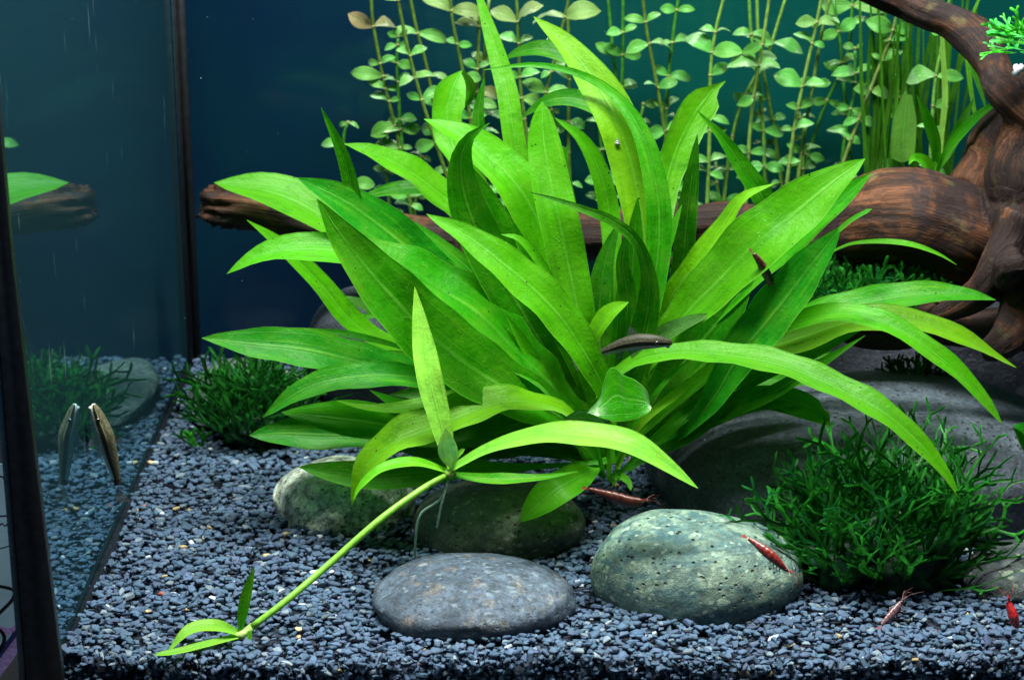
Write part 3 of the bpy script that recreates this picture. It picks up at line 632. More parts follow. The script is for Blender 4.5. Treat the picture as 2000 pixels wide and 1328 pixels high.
for tint, Y, wd, pts in (
    (MD, (15, 14, 13), 40, [(1180, 890), (1080, 800), (960, 740), (860, 690), (770, 640)]),
    (MD, (15, 14.5, 14.5), 46, [(1180, 880), (1100, 720), (1010, 600), (930, 500)]),
    (BR, (15, 16, 18), 44, [(1185, 870), (1150, 700), (1120, 560), (1090, 440), (1070, 330)]),
    (BR, (14, 13.5, 13), 34, [(1230, 890), (1320, 790), (1420, 722), (1530, 690)]),
    (MD, (15, 15, 15), 40, [(1240, 860), (1300, 760), (1380, 640), (1442, 560)]),
    (MD, (13.5, 13, 12.5), 30, [(1235, 905), (1350, 832), (1470, 795), (1560, 790)]),
    (MD, (15, 16, 18), 40, [(1200, 870), (1225, 740), (1255, 600), (1300, 480), (1332, 400)]),
    (MD, (14, 13, 12.6), 44, [(1150, 880), (1020, 845), (900, 830), (800, 800), (722, 762)]),
    (DK, (14, 13, 12.4), 36, [(1150, 885), (1000, 880), (880, 888), (770, 878)]),
    (BL, (16, 17, 17), 36, [(1160, 850), (1040, 660), (930, 540), (830, 455), (770, 420)]),
    (MD, (15, 14, 13.6), 38, [(1170, 880), (1060, 760), (960, 700), (850, 620)]),
    (BR, (14, 13.4, 13), 26, [(1175, 885), (1110, 790), (1040, 700), (985, 610)])):
    L(tint, Y, wd, pts, pk=.6, k=.4, n=24)
# petioles and inner leaves
for tint, Y, wd, pts in (
    (YL, (12, 12.5), 19, [(1205, 915), (1250, 830), (1325, 765), (1405, 705), (1440, 690)]),
    (MD, (12, 13, 13), 30, [(1200, 935), (1270, 868), (1360, 795), (1450, 745), (1530, 700)]),
    (MD, (12, 13), 9, [(1200, 900), (1250, 810), (1300, 745), (1352, 700)]),
    (YL, (13, 13.5), 16, [(1200, 890), (1235, 820), (1250, 760), (1268, 700), (1290, 620)]),
    (DK, (13, 12.5), 24, [(1195, 930), (1290, 880), (1370, 840), (1440, 770)]),
    (MD, (14, 15), 26, [(1190, 920), (1170, 860), (1150, 800), (1090, 700)]),
    (DK, (14.5, 17), 60, [(1190, 920), (1150, 840), (1040, 770), (940, 700), (820, 620)]),
    (DK, (15, 19), 66, [(1190, 900), (1180, 760), (1170, 640), (1180, 520), (1210, 430)]),
    (DK, (15, 17), 60, [(1200, 900), (1260, 800), (1340, 720), (1440, 640), (1540, 560)]),
    (DK, (15, 18), 56, [(1200, 900), (1300, 840), (1420, 720), (1530, 700), (1640, 690)]),
    (DK, (16, 18), 70, [(1210, 900), (1265, 780), (1290, 690), (1330, 600)]), (DK, (16, 18), 60, [(1200, 890), (1240, 760), (1240, 680), (1250, 560)]),
    (DK, (14, 15), 52, [(1185, 915), (1090, 880), (980, 860), (880, 850), (790, 800)]),
    (MD, (14, 13), 44, [(1185, 915), (1120, 850), (1080, 820), (1000, 830), (930, 870)]),
    (DK, (14, 13), 40, [(1185, 915), (1100, 880), (1040, 870), (960, 885), (880, 880)]),
    (DK, (15, 16), 70, [(1190, 900), (1120, 800), (1000, 800), (880, 770), (760, 770)]),
    (DK, (13, 12), 10, [(1180, 935), (1170, 890), (1160, 850)]), (DK, (13, 12), 10, [(1200, 940), (1215, 880), (1240, 840)]),
    (DK, (13, 12), 9, [(1190, 940), (1190, 890), (1195, 850)]), (DK, (13.5, 12), 11, [(1175, 930), (1140, 890), (1120, 850)]),
    (BR, (12.5, 11), 16, [(1195, 945), (1212, 930), (1228, 942), (1232, 958)])):
    L(tint, Y, wd, pts, pk=.5, k=.3, n=24)

# the runner plantlets
node = P(880, 920, 7.6); pl = empty('runner_plantlet', tuple(node), label='young pale plantlet hanging on a long runner before the sword plant', cat='aquarium plant', group='plantlets on the runner')
PA = (0.20, 0.50, 0.04)
def PLf(p, tint, Y, wd, pts, **kw): return L(tint, Y, wd, pts, parent=p, mat=M_PALE, **kw)
PLf(pl, (0.34, 0.72, 0.08), (7.4, 8.3, 9.9), [(0, 12), (.2, 44), (.45, 56), (.65, 52), (.85, 28), (1, 1)], [(881, 915), (864, 840), (840, 745), (823, 650), (810, 560)], k=.35, wave=.05)
PLf(pl, (0.07, 0.24, 0.06), (7.4, 6.4), 42, [(882, 915), (874, 878), (871, 836)], pk=.5, k=.2, n=16, wave=.03)
PLf(pl, (0.2, 0.58, 0.05), (7.6, 6.2, 5, 4.5), [(0, 12), (.2, 26), (.5, 52), (.72, 50), (.9, 24), (1, 1)], [(885, 915), (950, 878), (1050, 852), (1150, 850), (1240, 872), (1310, 915), (1363, 953)], k=.6, wave=.05)
PLf(pl, BR, (7.6, 6.6, 5.8), [(0, 10), (.4, 22), (.8, 16), (1, 1)], [(875, 920), (810, 903), (745, 915), (705, 948), (690, 975)], k=.6, wave=.03)
PLf(pl, PA, (7.5, 6.9), 14, [(885, 912), (892, 893), (908, 877)], n=10)
PLf(pl, MD, (7.7, 8.4), [(0, 12), (.4, 26), (1, 1)], [(890, 928), (960, 935), (1050, 933), (1130, 920)], k=.5)
rp = catmull([(868, 930, 7.4), (820, 958, 6.6), (740, 1016, 5.4), (640, 1104, 4.2), (560, 1172, 3.0), (492, 1224, 2.3)], 26)
V, F = tube([P(*q) for q in rp], [0.145]*26, 10); obj('runner', V, F, M_RUNNER, pl, tint=(0.22, 0.50, 0.05))
for r_ in ([(878, 935, 7.5), (860, 975, 7.4), (822, 1003, 7.6), (812, 1050, 8), (810, 1102, 8.6)], [(876, 935, 7.5), (862, 985, 7.2), (853, 1030, 7.2)]):
    q = catmull(r_, 14); V, F = tube([P(*a) for a in q], 0.055, 6); obj('root', V, F, M_ROOT, pl)
V, F = tube([P(868, 922, 7.5), P(880, 926, 7.5), P(890, 922, 7.5)], [0.12, 0.2, 0.13], 10); obj('node', V, F, M_RUNNER, pl, tint=(0.3, 0.5, 0.08))
node2 = P(478, 1232, 2.0); p2 = empty('runner_plantlet', tuple(node2), label='small plantlet resting on the gravel at the end of the runner', cat='aquarium plant', group='plantlets on the runner')
PLf(p2, MD, (2.0, 2.4), 24, [(468, 1238), (479, 1170), (497, 1104)], pk=.45, k=.2, n=18, wave=.03)
PLf(p2, PA, (2.0, 1.4, 0.3), [(0, 10), (.3, 26), (.65, 24), (1, 1)], [(472, 1240), (420, 1222), (370, 1230), (325, 1275)], k=.6, n=22)
PLf(p2, PA, (1.8, 0.5, -0.5), [(0, 12), (.5, 15), (.9, 12), (1, 3)], [(462, 1243), (400, 1258), (350, 1271), (301, 1279)], k=.6, n=18, wave=.02)
PLf(p2, MD, (1.9, 1.5), 11, [(488, 1232), (488, 1250), (497, 1275)], n=10)
V, F = tube([P(450, 1244, 1.9), P(472, 1240, 1.9), P(494, 1222, 2.4)], [0.13, 0.18, 0.16], 10); obj('node', V, F, M_RUNNER, p2, tint=(0.38, 0.55, 0.15))
# sprouting leaf at the picture's edge
q = P(2060, 900, 5); ed = empty('sprout', tuple(q), label='small rounded bright green leaf poking in beside the slab stone', cat='aquarium plant')
L(BL, (5, 4.6), 0, None, parent=ed, edges=([(2070, 860), (2030, 830), (1998, 822), (1978, 832)], [(2075, 910), (2030, 905), (2000, 885), (1978, 834)]), k=.3, n=14)
V, F = tube(catmull([P(2060, 880, 5), P(2085, 960, 5.2), P(2095, 1080, 5.6), P(2090, 1200, 5.8)], 12), 0.09, 8); obj('stem', V, F, M_RUNNER, ed, tint=(0.1, 0.35, 0.04))

# ------------------------------------------------------------------ stem plants at the back
def oval_leaf(seed, L_=1.0, ratio=0.42):
    r = random.Random(seed); n, m = 9, 5; V, F, UV = [], [], []
    for i in range(n):
        t = i/(n-1); wv = ratio*0.56*(math.sin(math.pi*min(1, t**1.25*0.97+0.03))**0.75)*(1 if t < 1 else 0.25)
        if t < 0.12: wv = 0.035+0.3*wv
        for j in range(m):
            u = -1+2*j/(m-1)
            V.append((t*L_, u*wv, 0.16*math.sin(t*math.pi)*r.uniform(0.8, 1.1) - 0.24*t*t*(1 if seed % 2 else 0.4) + 0.12*abs(u)*wv*2+0.03*u*math.sin(t*7+seed))); UV.append((u*.5+.5, t*0.25))
    F = [(i*m+j, i*m+j+1, (i+1)*m+j+1, (i+1)*m+j) for i in range(n-1) for j in range(m-1)]
    return mesh_data('leaf', np.array(V)*S, F, M_STEMLEAF, UV)
OV = [oval_leaf(i, 1, 0.40+0.05*(i % 4)) for i in range(8)]
sr = random.Random(5)
def stem_plant(path, nodes, tint, label, rad=0.105, ltint=(0.085, 0.36, 0.060), group='tall stem plants along the back'):
    c = catmull(path, 30); pts = [P(*q) for q in c]
    base = pts[-1].copy()
    root = empty('stem_plant', tuple(base), label=label, cat='aquarium plant', group=group)
    V, F = tube(pts, [rad*(0.85+0.3*i/29) for i in range(30)], 8); obj('stem', V, F, M_STEM, root, tint=tint)
    ys = np.array([q[1] for q in c])
    for (y, la, lb, pink) in nodes:
        i = int(np.abs(ys-y).argmin()); p = pts[i]
        V, F = tube([p-np.array([0, 0, .09]), p, p+np.array([0, 0, .09])], [rad*0.9, rad*1.2, rad*0.9], 8); obj('node', V, F, M_STEM, root, tint=(0.16, 0.18, 0.05))
        a0 = sr.uniform(-0.5, 0.5)
        for sgn, ln in ((-1, la), (1, lb)):
            if ln <= 0: continue
            az = a0 + (math.pi if sgn < 0 else 0) + sr.uniform(-.3, .3); ele = sr.uniform(-0.35, 0.65)
            o = bpy.data.objects.new('leaf', OV[sr.randrange(8)]); col.objects.link(o); o.parent = root
            d = Vector((math.cos(az)*math.cos(ele), math.sin(az)*math.cos(ele), math.sin(ele)))
            zc = Vector((sr.uniform(-.8, .8), -0.75+sr.uniform(-.9, .6), 1)); zc = Vector((sr.uniform(-.4, .4), -1, sr.uniform(.1, .6))) if sr.random() < .4 else zc; x = d.normalized(); yv = zc.cross(x).normalized(); zv = x.cross(yv)
            Lc = 0.82*ln/pxcm(p); mt = Matrix((x*Lc, yv*Lc, zv*Lc)).transposed().to_4x4()
            mt.translation = Vector((p-base)*S); o.matrix_local = mt
            t = np.array(ltint)*sr.uniform(0.75, 1.15); t = t*(1-pink)+np.array([0.36, 0.15, 0.13])*pink
            o.color = (*t, 1)
    return root
def auto_nodes(y0, y1, step, l, pink_top=0.0):
    out = []; y = y0+sr.uniform(0, step*0.6)
    while y < y1:
        out.append((y, l*sr.uniform(.6, 1.15) if sr.random() < .85 else 0, l*sr.uniform(.6, 1.15) if sr.random() < .85 else 0, pink_top*sr.uniform(0.2, 1)*max(0, 1-y/240)))
        y += step*sr.uniform(.75, 1.25)
    return out
ST = (0.070, 0.135, 0.018); SG = (0.03, 0.15, 0.014)
ordn = ['leftmost', 'second', 'third', 'fourth', 'fifth', 'sixth', 'seventh', 'eighth', 'ninth', 'tenth', 'eleventh', 'twelfth', 'thirteenth', 'fourteenth', 'fifteenth', 'sixteenth', 'seventeenth', 'eighteenth', 'nineteenth', 'twentieth', 'twenty-first', 'twenty-second', 'twenty-third', 'twenty-fourth', 'twenty-fifth', 'twenty-sixth', 'twenty-seventh', 'twenty-eighth', 'twenty-ninth', 'thirtieth']
bx = lambda pts, Y: [(a, b, Y) for a, b in pts]
stems = [
 (bx([(680, 240), (672, 262), (674, 310), (700, 420), (740, 560)], 34), [(242, 26, 30, 0), (285, 55, 0, 0), (355, 0, 60, 0), (412, 0, 62, 0)], SG),
 (bx([(724, -20), (729, 48), (748, 150), (772, 250), (790, 330), (815, 480), (830, 640)], 34), [(48, 68, 72, .75), (155, 78, 20, .15), (182, 44, 30, .05), (210, 48, 30, 0), (245, 62, 30, 0), (300, 70, 30, 0.1)], ST),
 (bx([(774, -20), (785, 40), (800, 110), (822, 190), (848, 270), (880, 370), (920, 520)], 33), [(8, 58, 50, .15), (105, 40, 50, 0), (145, 45, 45, .1), (185, 40, 60, 0), (270, 55, 40, 0)], ST),
 (bx([(798, -20), (812, 50), (828, 110), (842, 170), (856, 240), (890, 380)], 35), [(68, 70, 75, .1), (150, 40, 50, .2), (215, 40, 60, 0)], ST),
 (bx([(778, 72), (775, 110), (778, 180), (785, 280), (800, 400), (820, 500)], 34), [(80, 28, 28, 0), (92, 34, 32, 0), (125, 40, 45, 0), (170, 36, 36, 0), (225, 34, 40, 0), (262, 60, 50, .1)], SG),
 (bx([(878, -20), (884, 40), (900, 120), (912, 190), (930, 300), (960, 460)], 34.5), [(25, 90, 75, .35), (150, 20, 45, 0.1), (300, 60, 30, 0)], ST),
 (bx([(938, -10), (935, 80), (932, 180), (940, 300), (960, 460)], 35), [(52, 60, 40, .5), (182, 60, 62, .5), (205, 45, 50, .15)], ST),
 (bx([(955, 0), (950, 60), (945, 160), (950, 280), (980, 460)], 36), [(45, 40, 60, .5), (120, 40, 50, .3)], ST),
 (bx([(1008, -20), (1012, 60), (1016, 160), (1028, 260), (1050, 420)], 34), [(45, 75, 78, .4), (150, 30, 50, 0), (195, 60, 55, .2)], ST),
 (bx([(1118, -30), (1104, 30), (1082, 120), (1062, 200), (1050, 330), (1060, 450)], 34.5), [(30, 80, 85, .35), (178, 62, 70, .05), (260, 50, 60, 0), (310, 40, 40, 0)], ST),
 (bx([(1108, 20), (1112, 120), (1110, 260), (1115, 420)], 36), auto_nodes(60, 380, 66, 50, .2), ST),
 (bx([(1162, 180), (1170, 240), (1180, 330), (1200, 450)], 35), [(182, 35, 35, .1), (235, 50, 50, 0), (285, 45, 50, 0), (350, 50, 50, 0)], SG),
 (bx([(1186, -20), (1196, 90), (1208, 200), (1215, 340), (1220, 450)], 36), auto_nodes(90, 400, 60, 44), SG),
 (bx([(1217, -20), (1216, 110), (1214, 260), (1218, 430)], 35.5), [(70, 45, 40, 0), (110, 50, 48, 0), (180, 45, 40, 0), (270, 40, 44, 0), (340, 44, 40, 0)], SG),
 (bx([(1254, -20), (1263, 60), (1280, 150), (1296, 240), (1310, 340), (1330, 450)], 34.5), [(50, 54, 44, 0), (92, 60, 62, 0), (165, 40, 52, 0), (250, 50, 40, 0), (330, 44, 50, 0)], ST),
 (bx([(1328, -20), (1316, 60), (1304, 170), (1300, 300), (1310, 450)], 35), [(28, 40, 44, 0), (80, 30, 50, 0), (148, 46, 58, 0), (205, 40, 44, 0)], SG),
 (bx([(1418, -20), (1398, 60), (1388, 140), (1386, 260), (1380, 440)], 34), [(104, 82, 76, 0), (265, 45, 40, 0), (310, 48, 50, 0), (350, 40, 42, 0)], (0.13, .26, .04)),
 (bx([(1462, -20), (1468, 80), (1478, 140), (1490, 240), (1495, 380), (1500, 450)], 34.5), [(60, 44, 40, 0), (252, 40, 60, 0), (330, 50, 50, 0)], (0.1, .26, .04)),
 (bx([(1478, -20), (1482, 80), (1500, 190), (1516, 280), (1530, 400)], 35.5), [(190, 45, 0, 0), (310, 50, 50, 0)], (0.13, .26, .04)),
 (bx([(1505, -20), (1492, 70), (1480, 135), (1468, 220), (1460, 330), (1455, 450)], 33.5), [(128, 76, 62, .05), (136, 60, 55, .05), (200, 50, 30, 0)], (0.14, .25, .045)),
 (bx([(1540, -20), (1518, 50), (1498, 110), (1450, 200), (1425, 300), (1410, 440)], 35), [(88, 62, 80, 0), (190, 46, 30, 0), (330, 44, 44, 0)], (0.13, .26, .04)),
 (bx([(1608, -20), (1592, 60), (1574, 140), (1555, 230), (1542, 320), (1530, 430)], 33.5), [(45, 50, 48, .2), (172, 76, 60, 0), (250, 40, 50, 0)], (0.14, .25, .045)),
 (bx([(1626, -20), (1606, 60), (1592, 140), (1576, 230), (1560, 340), (1555, 420)], 34), [(52, 36, 40, .1), (160, 40, 50, 0), (300, 46, 50, 0)], (0.14, .25, .045)),
 (bx([(1628, 0), (1640, 80), (1646, 150), (1655, 240), (1665, 380)], 35), [(130, 40, 44, 0), (215, 38, 40, 0)], SG),
 (bx([(1666, -10), (1662, 50), (1652, 120), (1610, 210), (1570, 330), (1555, 400)], 35.5), [(8, 80, 84, .1), (60, 20, 50, 0), (145, 50, 45, 0), (205, 40, 40, 0)], SG),
 (bx([(1670, 95), (1670, 120), (1668, 180), (1650, 270), (1640, 390)], 34.5), [(100, 32, 22, 0), (138, 70, 50, 0), (170, 50, 44, 0), (215, 40, 44, 0), (262, 46, 40, 0)], SG),
 (bx([(1755, 20), (1742, 65), (1722, 120), (1700, 175), (1675, 240), (1640, 340), (1620, 420)], 33), [(66, 68, 50, 0), (80, 20, 62, 0), (120, 30, 66, 0), (172, 52, 54, .1), (230, 40, 44, 0)], (0.12, .18, .04)),
 (bx([(1860, -20), (1846, 40), (1838, 100), (1828, 150), (1820, 250), (1815, 400)], 30.5), [(60, 30, 0, 0), (152, 80, 66, .05)], (0.10, .25, .04)),
 (bx([(1756, 180), (1757, 210), (1750, 300), (1740, 420)], 34), [(186, 38, 24, 0), (200, 30, 36, 0), (215, 34, 30, 0)], SG),
]
for i, (path, nodes, tint) in enumerate(stems):
    pinkish = any(n_[3] > .3 for n_ in nodes)
    lab = ('pink-tinged ' if pinkish else 'pale green ') + 'oval-leaved stem plant at the back, ' + ordn[i] + ' of the row'
    path = path + [(path[-1][0]+(path[-1][0]-path[-2][0])*0.4, 600, path[-1][2])]
    if i > 0:
        extra = auto_nodes(60, 430, 66, 46)
        nodes = nodes+[e for e in extra if all(abs(e[0]-q_[0]) > 32 for q_ in nodes)]
    stem_plant(path, nodes, tint, lab)
# thin stray stems filling the row
fr = random.Random(3)
for i in range(12):
    x = 770+i*78+fr.uniform(-25, 25); y0 = fr.uniform(190, 330)
    stem_plant(bx([(x, y0), (x+fr.uniform(-12, 12), y0+60), (x+fr.uniform(-25, 25), 430), (x+fr.uniform(-25, 25), 600)], 36+fr.uniform(-.8, .8)), auto_nodes(y0, 430, 44, 34), (0.08, .2, .03),
               'short dim green side shoot low in the back row, ' + ordn[i] + ' from the boulder end', 0.1, (0.05, 0.17, 0.045), 'low side shoots in the back row')

# grass-like plant
gp = P(1790, 400, 33); grass = empty('ribbon_grass', (gp[0], gp[1], 0), label='ribbon grass with dozens of thin upright blades behind the arched log', cat='aquarium plant')
gr = random.Random(9)
def G_(tint, Y, wd, pts): L(tint, Y, wd, pts, parent=grass, k=.1, fold=.1, wave=.02, n=16, m=3)
for i in range(44):
    xb = gr.uniform(1690, 1870); Y = gr.uniform(31.5, 37); xt = 1700+(xb-1690)*1.15+gr.uniform(-40, 40); bow = gr.uniform(-14, 14); wdt = gr.uniform(5, 9.5)
    t = gr.uniform(.5, 1.1); yt = gr.choice([-60, -60, -40, 20, 60])
    G_((0.040*t, 0.19*t, 0.012*t), (Y, Y+gr.uniform(-1, 1)), [(0, wdt), (.7, wdt), (.95, wdt*.6), (1, 1)], [(xb, 520), (xb+bow*.4, 330), ((xb+xt)/2+bow, 160), (xt, yt)])
G_((0.45, 0.85, 0.14), (30, 29.5), [(0, 10), (.5, 13), (1, 8)], [(1832, 350), (1838, 270), (1846, 190), (1842, 110), (1838, 20)])
G_((0.16, 0.55, 0.03), (30, 30), [(0, 8), (.5, 12), (1, 4)], [(1905, 230), (1893, 150), (1890, 60), (1920, -20)])
G_((0.05, 0.3, 0.02), (29, 29), [(0, 3), (.4, 18), (1, 6)], [(1925, 210), (1905, 140), (1895, 90), (1900, 20)])
V, F, UV = leaf_geo([(1772, 185), (1766, 250), (1762, 318)], (31, 30.5), [(0, 18), (.35, 50), (.7, 52), (.95, 48), (1, 40)], k=.1, n=16)
obj('torn_leaf', V, F, M_LEAF, uv=UV, tint=(0.10, 0.26, 0.04), label='olive translucent torn leaf blade hanging before the ribbon grass', cat='leaf')
bp = P(1830, 335, 24); bs = empty('small_sword', tuple(bp), label='young narrow-leaved plant growing on top of the arched log', cat='aquarium plant')
for tint, Y, wd, pts in ((MD, (24, 23), 26, [(1826, 345), (1828, 290), (1812, 235), (1790, 185)]), (MD, (24, 23), 22, [(1826, 345), (1850, 295), (1900, 235), (1968, 187)]),
                         (DK, (24, 25), 24, [(1826, 345), (1850, 300), (1875, 250), (1902, 192)]), (BR, (24, 22.5), 24, [(1826, 350), (1812, 322), (1785, 310), (1775, 322)]),
                         (BR, (24, 23), 12, [(1826, 350), (1822, 335), (1830, 318)])):
    L(tint, Y, wd, pts, parent=bs, n=20, k=.4, pk=.5)

# ------------------------------------------------------------------ moss
def ribbon(p, d, side, wdt, length, gen, rng, V, F, C, tone):
    nseg = 4; pts = [p]; dirs = [d]
    for i in range(nseg):
        d = nrm(d + np.array([rng.uniform(-1, 1), rng.uniform(-1, 1), rng.uniform(-.5, .9)])*0.17)
        pts.append(pts[-1]+d*length/nseg); dirs.append(d)
    o = len(V)
    for i, q in enumerate(pts):
        s = nrm(side-dirs[i]*np.dot(side, dirs[i])); up = np.cross(dirs[i], s)
        ww = wdt*(0.7+0.5*(i/nseg)**2) if gen > 0 else wdt*(0.85+0.15*(i/nseg))
        if i == nseg and gen == 0: ww *= 0.45
        V += [q-s*ww-up*ww*.15, q+up*ww*0.3, q+s*ww-up*ww*.15]; k = 0.75+0.12*i; C += [(tone[0]*k, tone[1]*k, tone[2]*k, 1)]*3
    for i in range(nseg):
        a = o+i*3; F.append((a, a+1, a+4, a+3)); F.append((a+1, a+2, a+5, a+4))
    if gen > 0:
        s = nrm(side-d*np.dot(side, d)); nr = np.cross(d, s)
        for sg in (-1, 1):
            if rng.random() < 0.08: continue
            a = rng.uniform(0.34, 0.78)*sg
            d2 = nrm(d*math.cos(a)+s*math.sin(a)+nr*rng.uniform(-.2, .2))
            ribbon(pts[-1]-d*wdt*.5+s*sg*wdt*.4, d2, nrm(np.cross(nr, d2)+nr*rng.uniform(-.25, .25)), wdt*0.82, length*rng.uniform(.45, .8) if gen > 1 else length*rng.uniform(.3, .75), gen-1, rng, V, F, C, tuple(x*1.15 for x in tone))
def moss(name, px, py, Y, rx, ry, rz, count, lens, wdt, seed, tint, up=0.5, gens=(1, 2), lean=(0, 0, 0), core=True, **k):
    rng = random.Random(seed); c = P(px, py, Y); V, F, C = [], [], []
    root = empty(name, tuple(c), **k)
    for i in range(count):
        th = rng.uniform(0, 2*math.pi); ph = math.asin(rng.uniform(-0.2, 1))
        d = np.array([math.cos(ph)*math.cos(th), math.cos(ph)*math.sin(th), math.sin(ph)])
        rr = rng.uniform(0.5, 1.0); p = c+d*np.array([rx, ry, rz])*rr
        dd = nrm(d*np.array([.75, .6, .5])+np.array([0, 0, up])+np.array(lean)+np.array([rng.uniform(-.45, .45), rng.uniform(-.4, .4), rng.uniform(-.3, .3)]))
        ln = rng.uniform(*lens); t = rng.uniform(0.45, 1.35); g = rng.random()
        tone = (tint[0]*t, tint[1]*t, tint[2]*t) if g > .15 else (tint[0]*t, tint[1]*t*1.1, tint[1]*t*.2)
        ribbon(p, dd, nrm(np.array([rng.uniform(.5, 1)*rng.choice((-1, 1)), rng.uniform(-.5, .5), rng.uniform(-.3, .3)])), wdt*rng.uniform(.6, 1.2), ln*0.34, rng.choice(gens), rng, V, F, C, tone)
    obj('fronds', V, F, M_MOSS, root, colors=C, kind='stuff')
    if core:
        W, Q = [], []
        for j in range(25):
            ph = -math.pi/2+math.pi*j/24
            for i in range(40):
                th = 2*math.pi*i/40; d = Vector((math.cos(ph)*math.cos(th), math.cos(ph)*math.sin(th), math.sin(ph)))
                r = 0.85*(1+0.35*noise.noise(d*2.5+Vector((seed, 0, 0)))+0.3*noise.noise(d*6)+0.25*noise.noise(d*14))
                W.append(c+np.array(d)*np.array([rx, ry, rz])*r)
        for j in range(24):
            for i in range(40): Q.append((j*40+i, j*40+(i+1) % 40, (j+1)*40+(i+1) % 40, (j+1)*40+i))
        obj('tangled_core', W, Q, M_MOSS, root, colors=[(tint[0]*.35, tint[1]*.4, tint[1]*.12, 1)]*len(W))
    return root
GM = (0.016, 0.15, 0.012)
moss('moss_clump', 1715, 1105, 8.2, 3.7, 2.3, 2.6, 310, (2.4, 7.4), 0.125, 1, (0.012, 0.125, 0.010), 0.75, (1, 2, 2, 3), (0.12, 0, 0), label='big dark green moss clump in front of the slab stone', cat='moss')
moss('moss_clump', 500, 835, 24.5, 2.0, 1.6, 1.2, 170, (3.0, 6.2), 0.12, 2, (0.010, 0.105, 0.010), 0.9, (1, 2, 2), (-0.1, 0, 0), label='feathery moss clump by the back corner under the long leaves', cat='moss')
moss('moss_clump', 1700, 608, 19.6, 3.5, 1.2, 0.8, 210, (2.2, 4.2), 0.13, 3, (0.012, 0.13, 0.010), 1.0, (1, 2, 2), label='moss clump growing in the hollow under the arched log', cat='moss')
moss('moss_clump', 1800, 738, 22.0, 1.8, 1.0, 0.4, 34, (1.5, 2.6), 0.10, 4, (0.014, 0.10, 0.01), 0.8, (1,), label='sparse moss tuft in deep shade on the slab stone', cat='moss')
moss('moss_clump', 388, 872, 23.0, 0.4, 0.3, 0.15, 9, (1.4, 2.4), 0.12, 5, (0.03, 0.24, 0.015), 0.6, (1,), (-0.35, 0, 0), core=False, label='tiny green moss sprig alone on the gravel by the side pane', cat='moss')
moss('moss_clump', 2000, 95, 18.0, 1.2, 0.8, 0.9, 34, (1.8, 3.2), 0.11, 6, (0.06, 0.46, 0.03), 0.1, (1, 2), (-0.9, 0, 0), core=False, label='bright green fern tuft on the high branch', cat='moss')
def sprig(px, py, Y, pts, wdt): pass

mr = random.Random(21); V, F = [], []
for i in range(34):
    p = P(mr.uniform(40, 1990), mr.uniform(0, 900), mr.uniform(4, 34)); r = mr.uniform(0.010, 0.022); o = len(V)
    for d in ((1, 0, 0), (-1, 0, 0), (0, 1, 0), (0, -1, 0), (0, 0, 1), (0, 0, -1)): V.append(p+np.array(d)*r)
    F += [(o+a, o+b, o+c) for a, b, c in ((0, 2, 4), (2, 1, 4), (1, 3, 4), (3, 0, 4), (2, 0, 5), (1, 2, 5), (3, 1, 5), (0, 3, 5))]
obj('motes', V, F, M_ROOT, label='tiny pale motes drifting in the water', cat='motes', kind='stuff')
# ------------------------------------------------------------------ animals
def loft(path, dors, rads, prof, colf, n=20):
    """path: points; dors: dorsal direction; rads: [(height, thickness)]; colf(t, a) -> colour"""
    m = len(path); V, F, Cc = [], [], []
    for i in range(m):
        T = nrm(path[min(i+1, m-1)]-path[max(i-1, 0)]); D = nrm(dors-T*np.dot(dors, T)); W = np.cross(T, D)
        for k in range(n):
            a = 2*math.pi*k/n; h, b = rads[i]
            V.append(path[i]+D*math.cos(a)*h+W*math.sin(a)*b*prof); Cc.append((*colf(i/(m-1), a), 1))
    for i in range(m-1):
        for k in range(n): F.append((i*n+k, i*n+(k+1) % n, (i+1)*n+(k+1) % n, (i+1)*n+k))
    F.append(tuple(range(n))[::-1]); F.append(tuple((m-1)*n+k for k in range(n)))
    return V, F, Cc
def sphere(c, r, n=12):
    V, F = [], []
    for j in range(n+1):
        ph = -math.pi/2+math.pi*j/n
        for i in range(n): V.append(c+r*np.array([math.cos(ph)*math.cos(2*math.pi*i/n), math.cos(ph)*math.sin(2*math.pi*i/n), math.sin(ph)]))
    for j in range(n):
        for i in range(n): F.append((j*n+i, j*n+(i+1) % n, (j+1)*n+(i+1) % n, (j+1)*n+i))
    return V, F
def fan(root, d, up, length, spread, n=9, rays=0.0, c1=(.3, .32, .2), c2=(.05, .05, .04)):
    V, F, Cc = [], [], []; rows = 6
    for i in range(n):
        a = -spread+2*spread*i/(n-1); dd = nrm(d*math.cos(a)+up*math.sin(a))
        ln = length*(1-0.12*math.cos(a*3))
        for j in range(rows):
            t = j/(rows-1); V.append(root+dd*ln*(0.08+0.92*t)); c = c2 if (j in (2,) or (j == 4 and i % 2)) else c1; Cc.append((*c, 1))
    for i in range(n-1):
        for j in range(rows-1): F.append((i*rows+j, i*rows+j+1, (i+1)*rows+j+1, (i+1)*rows+j))
    return V, F, Cc
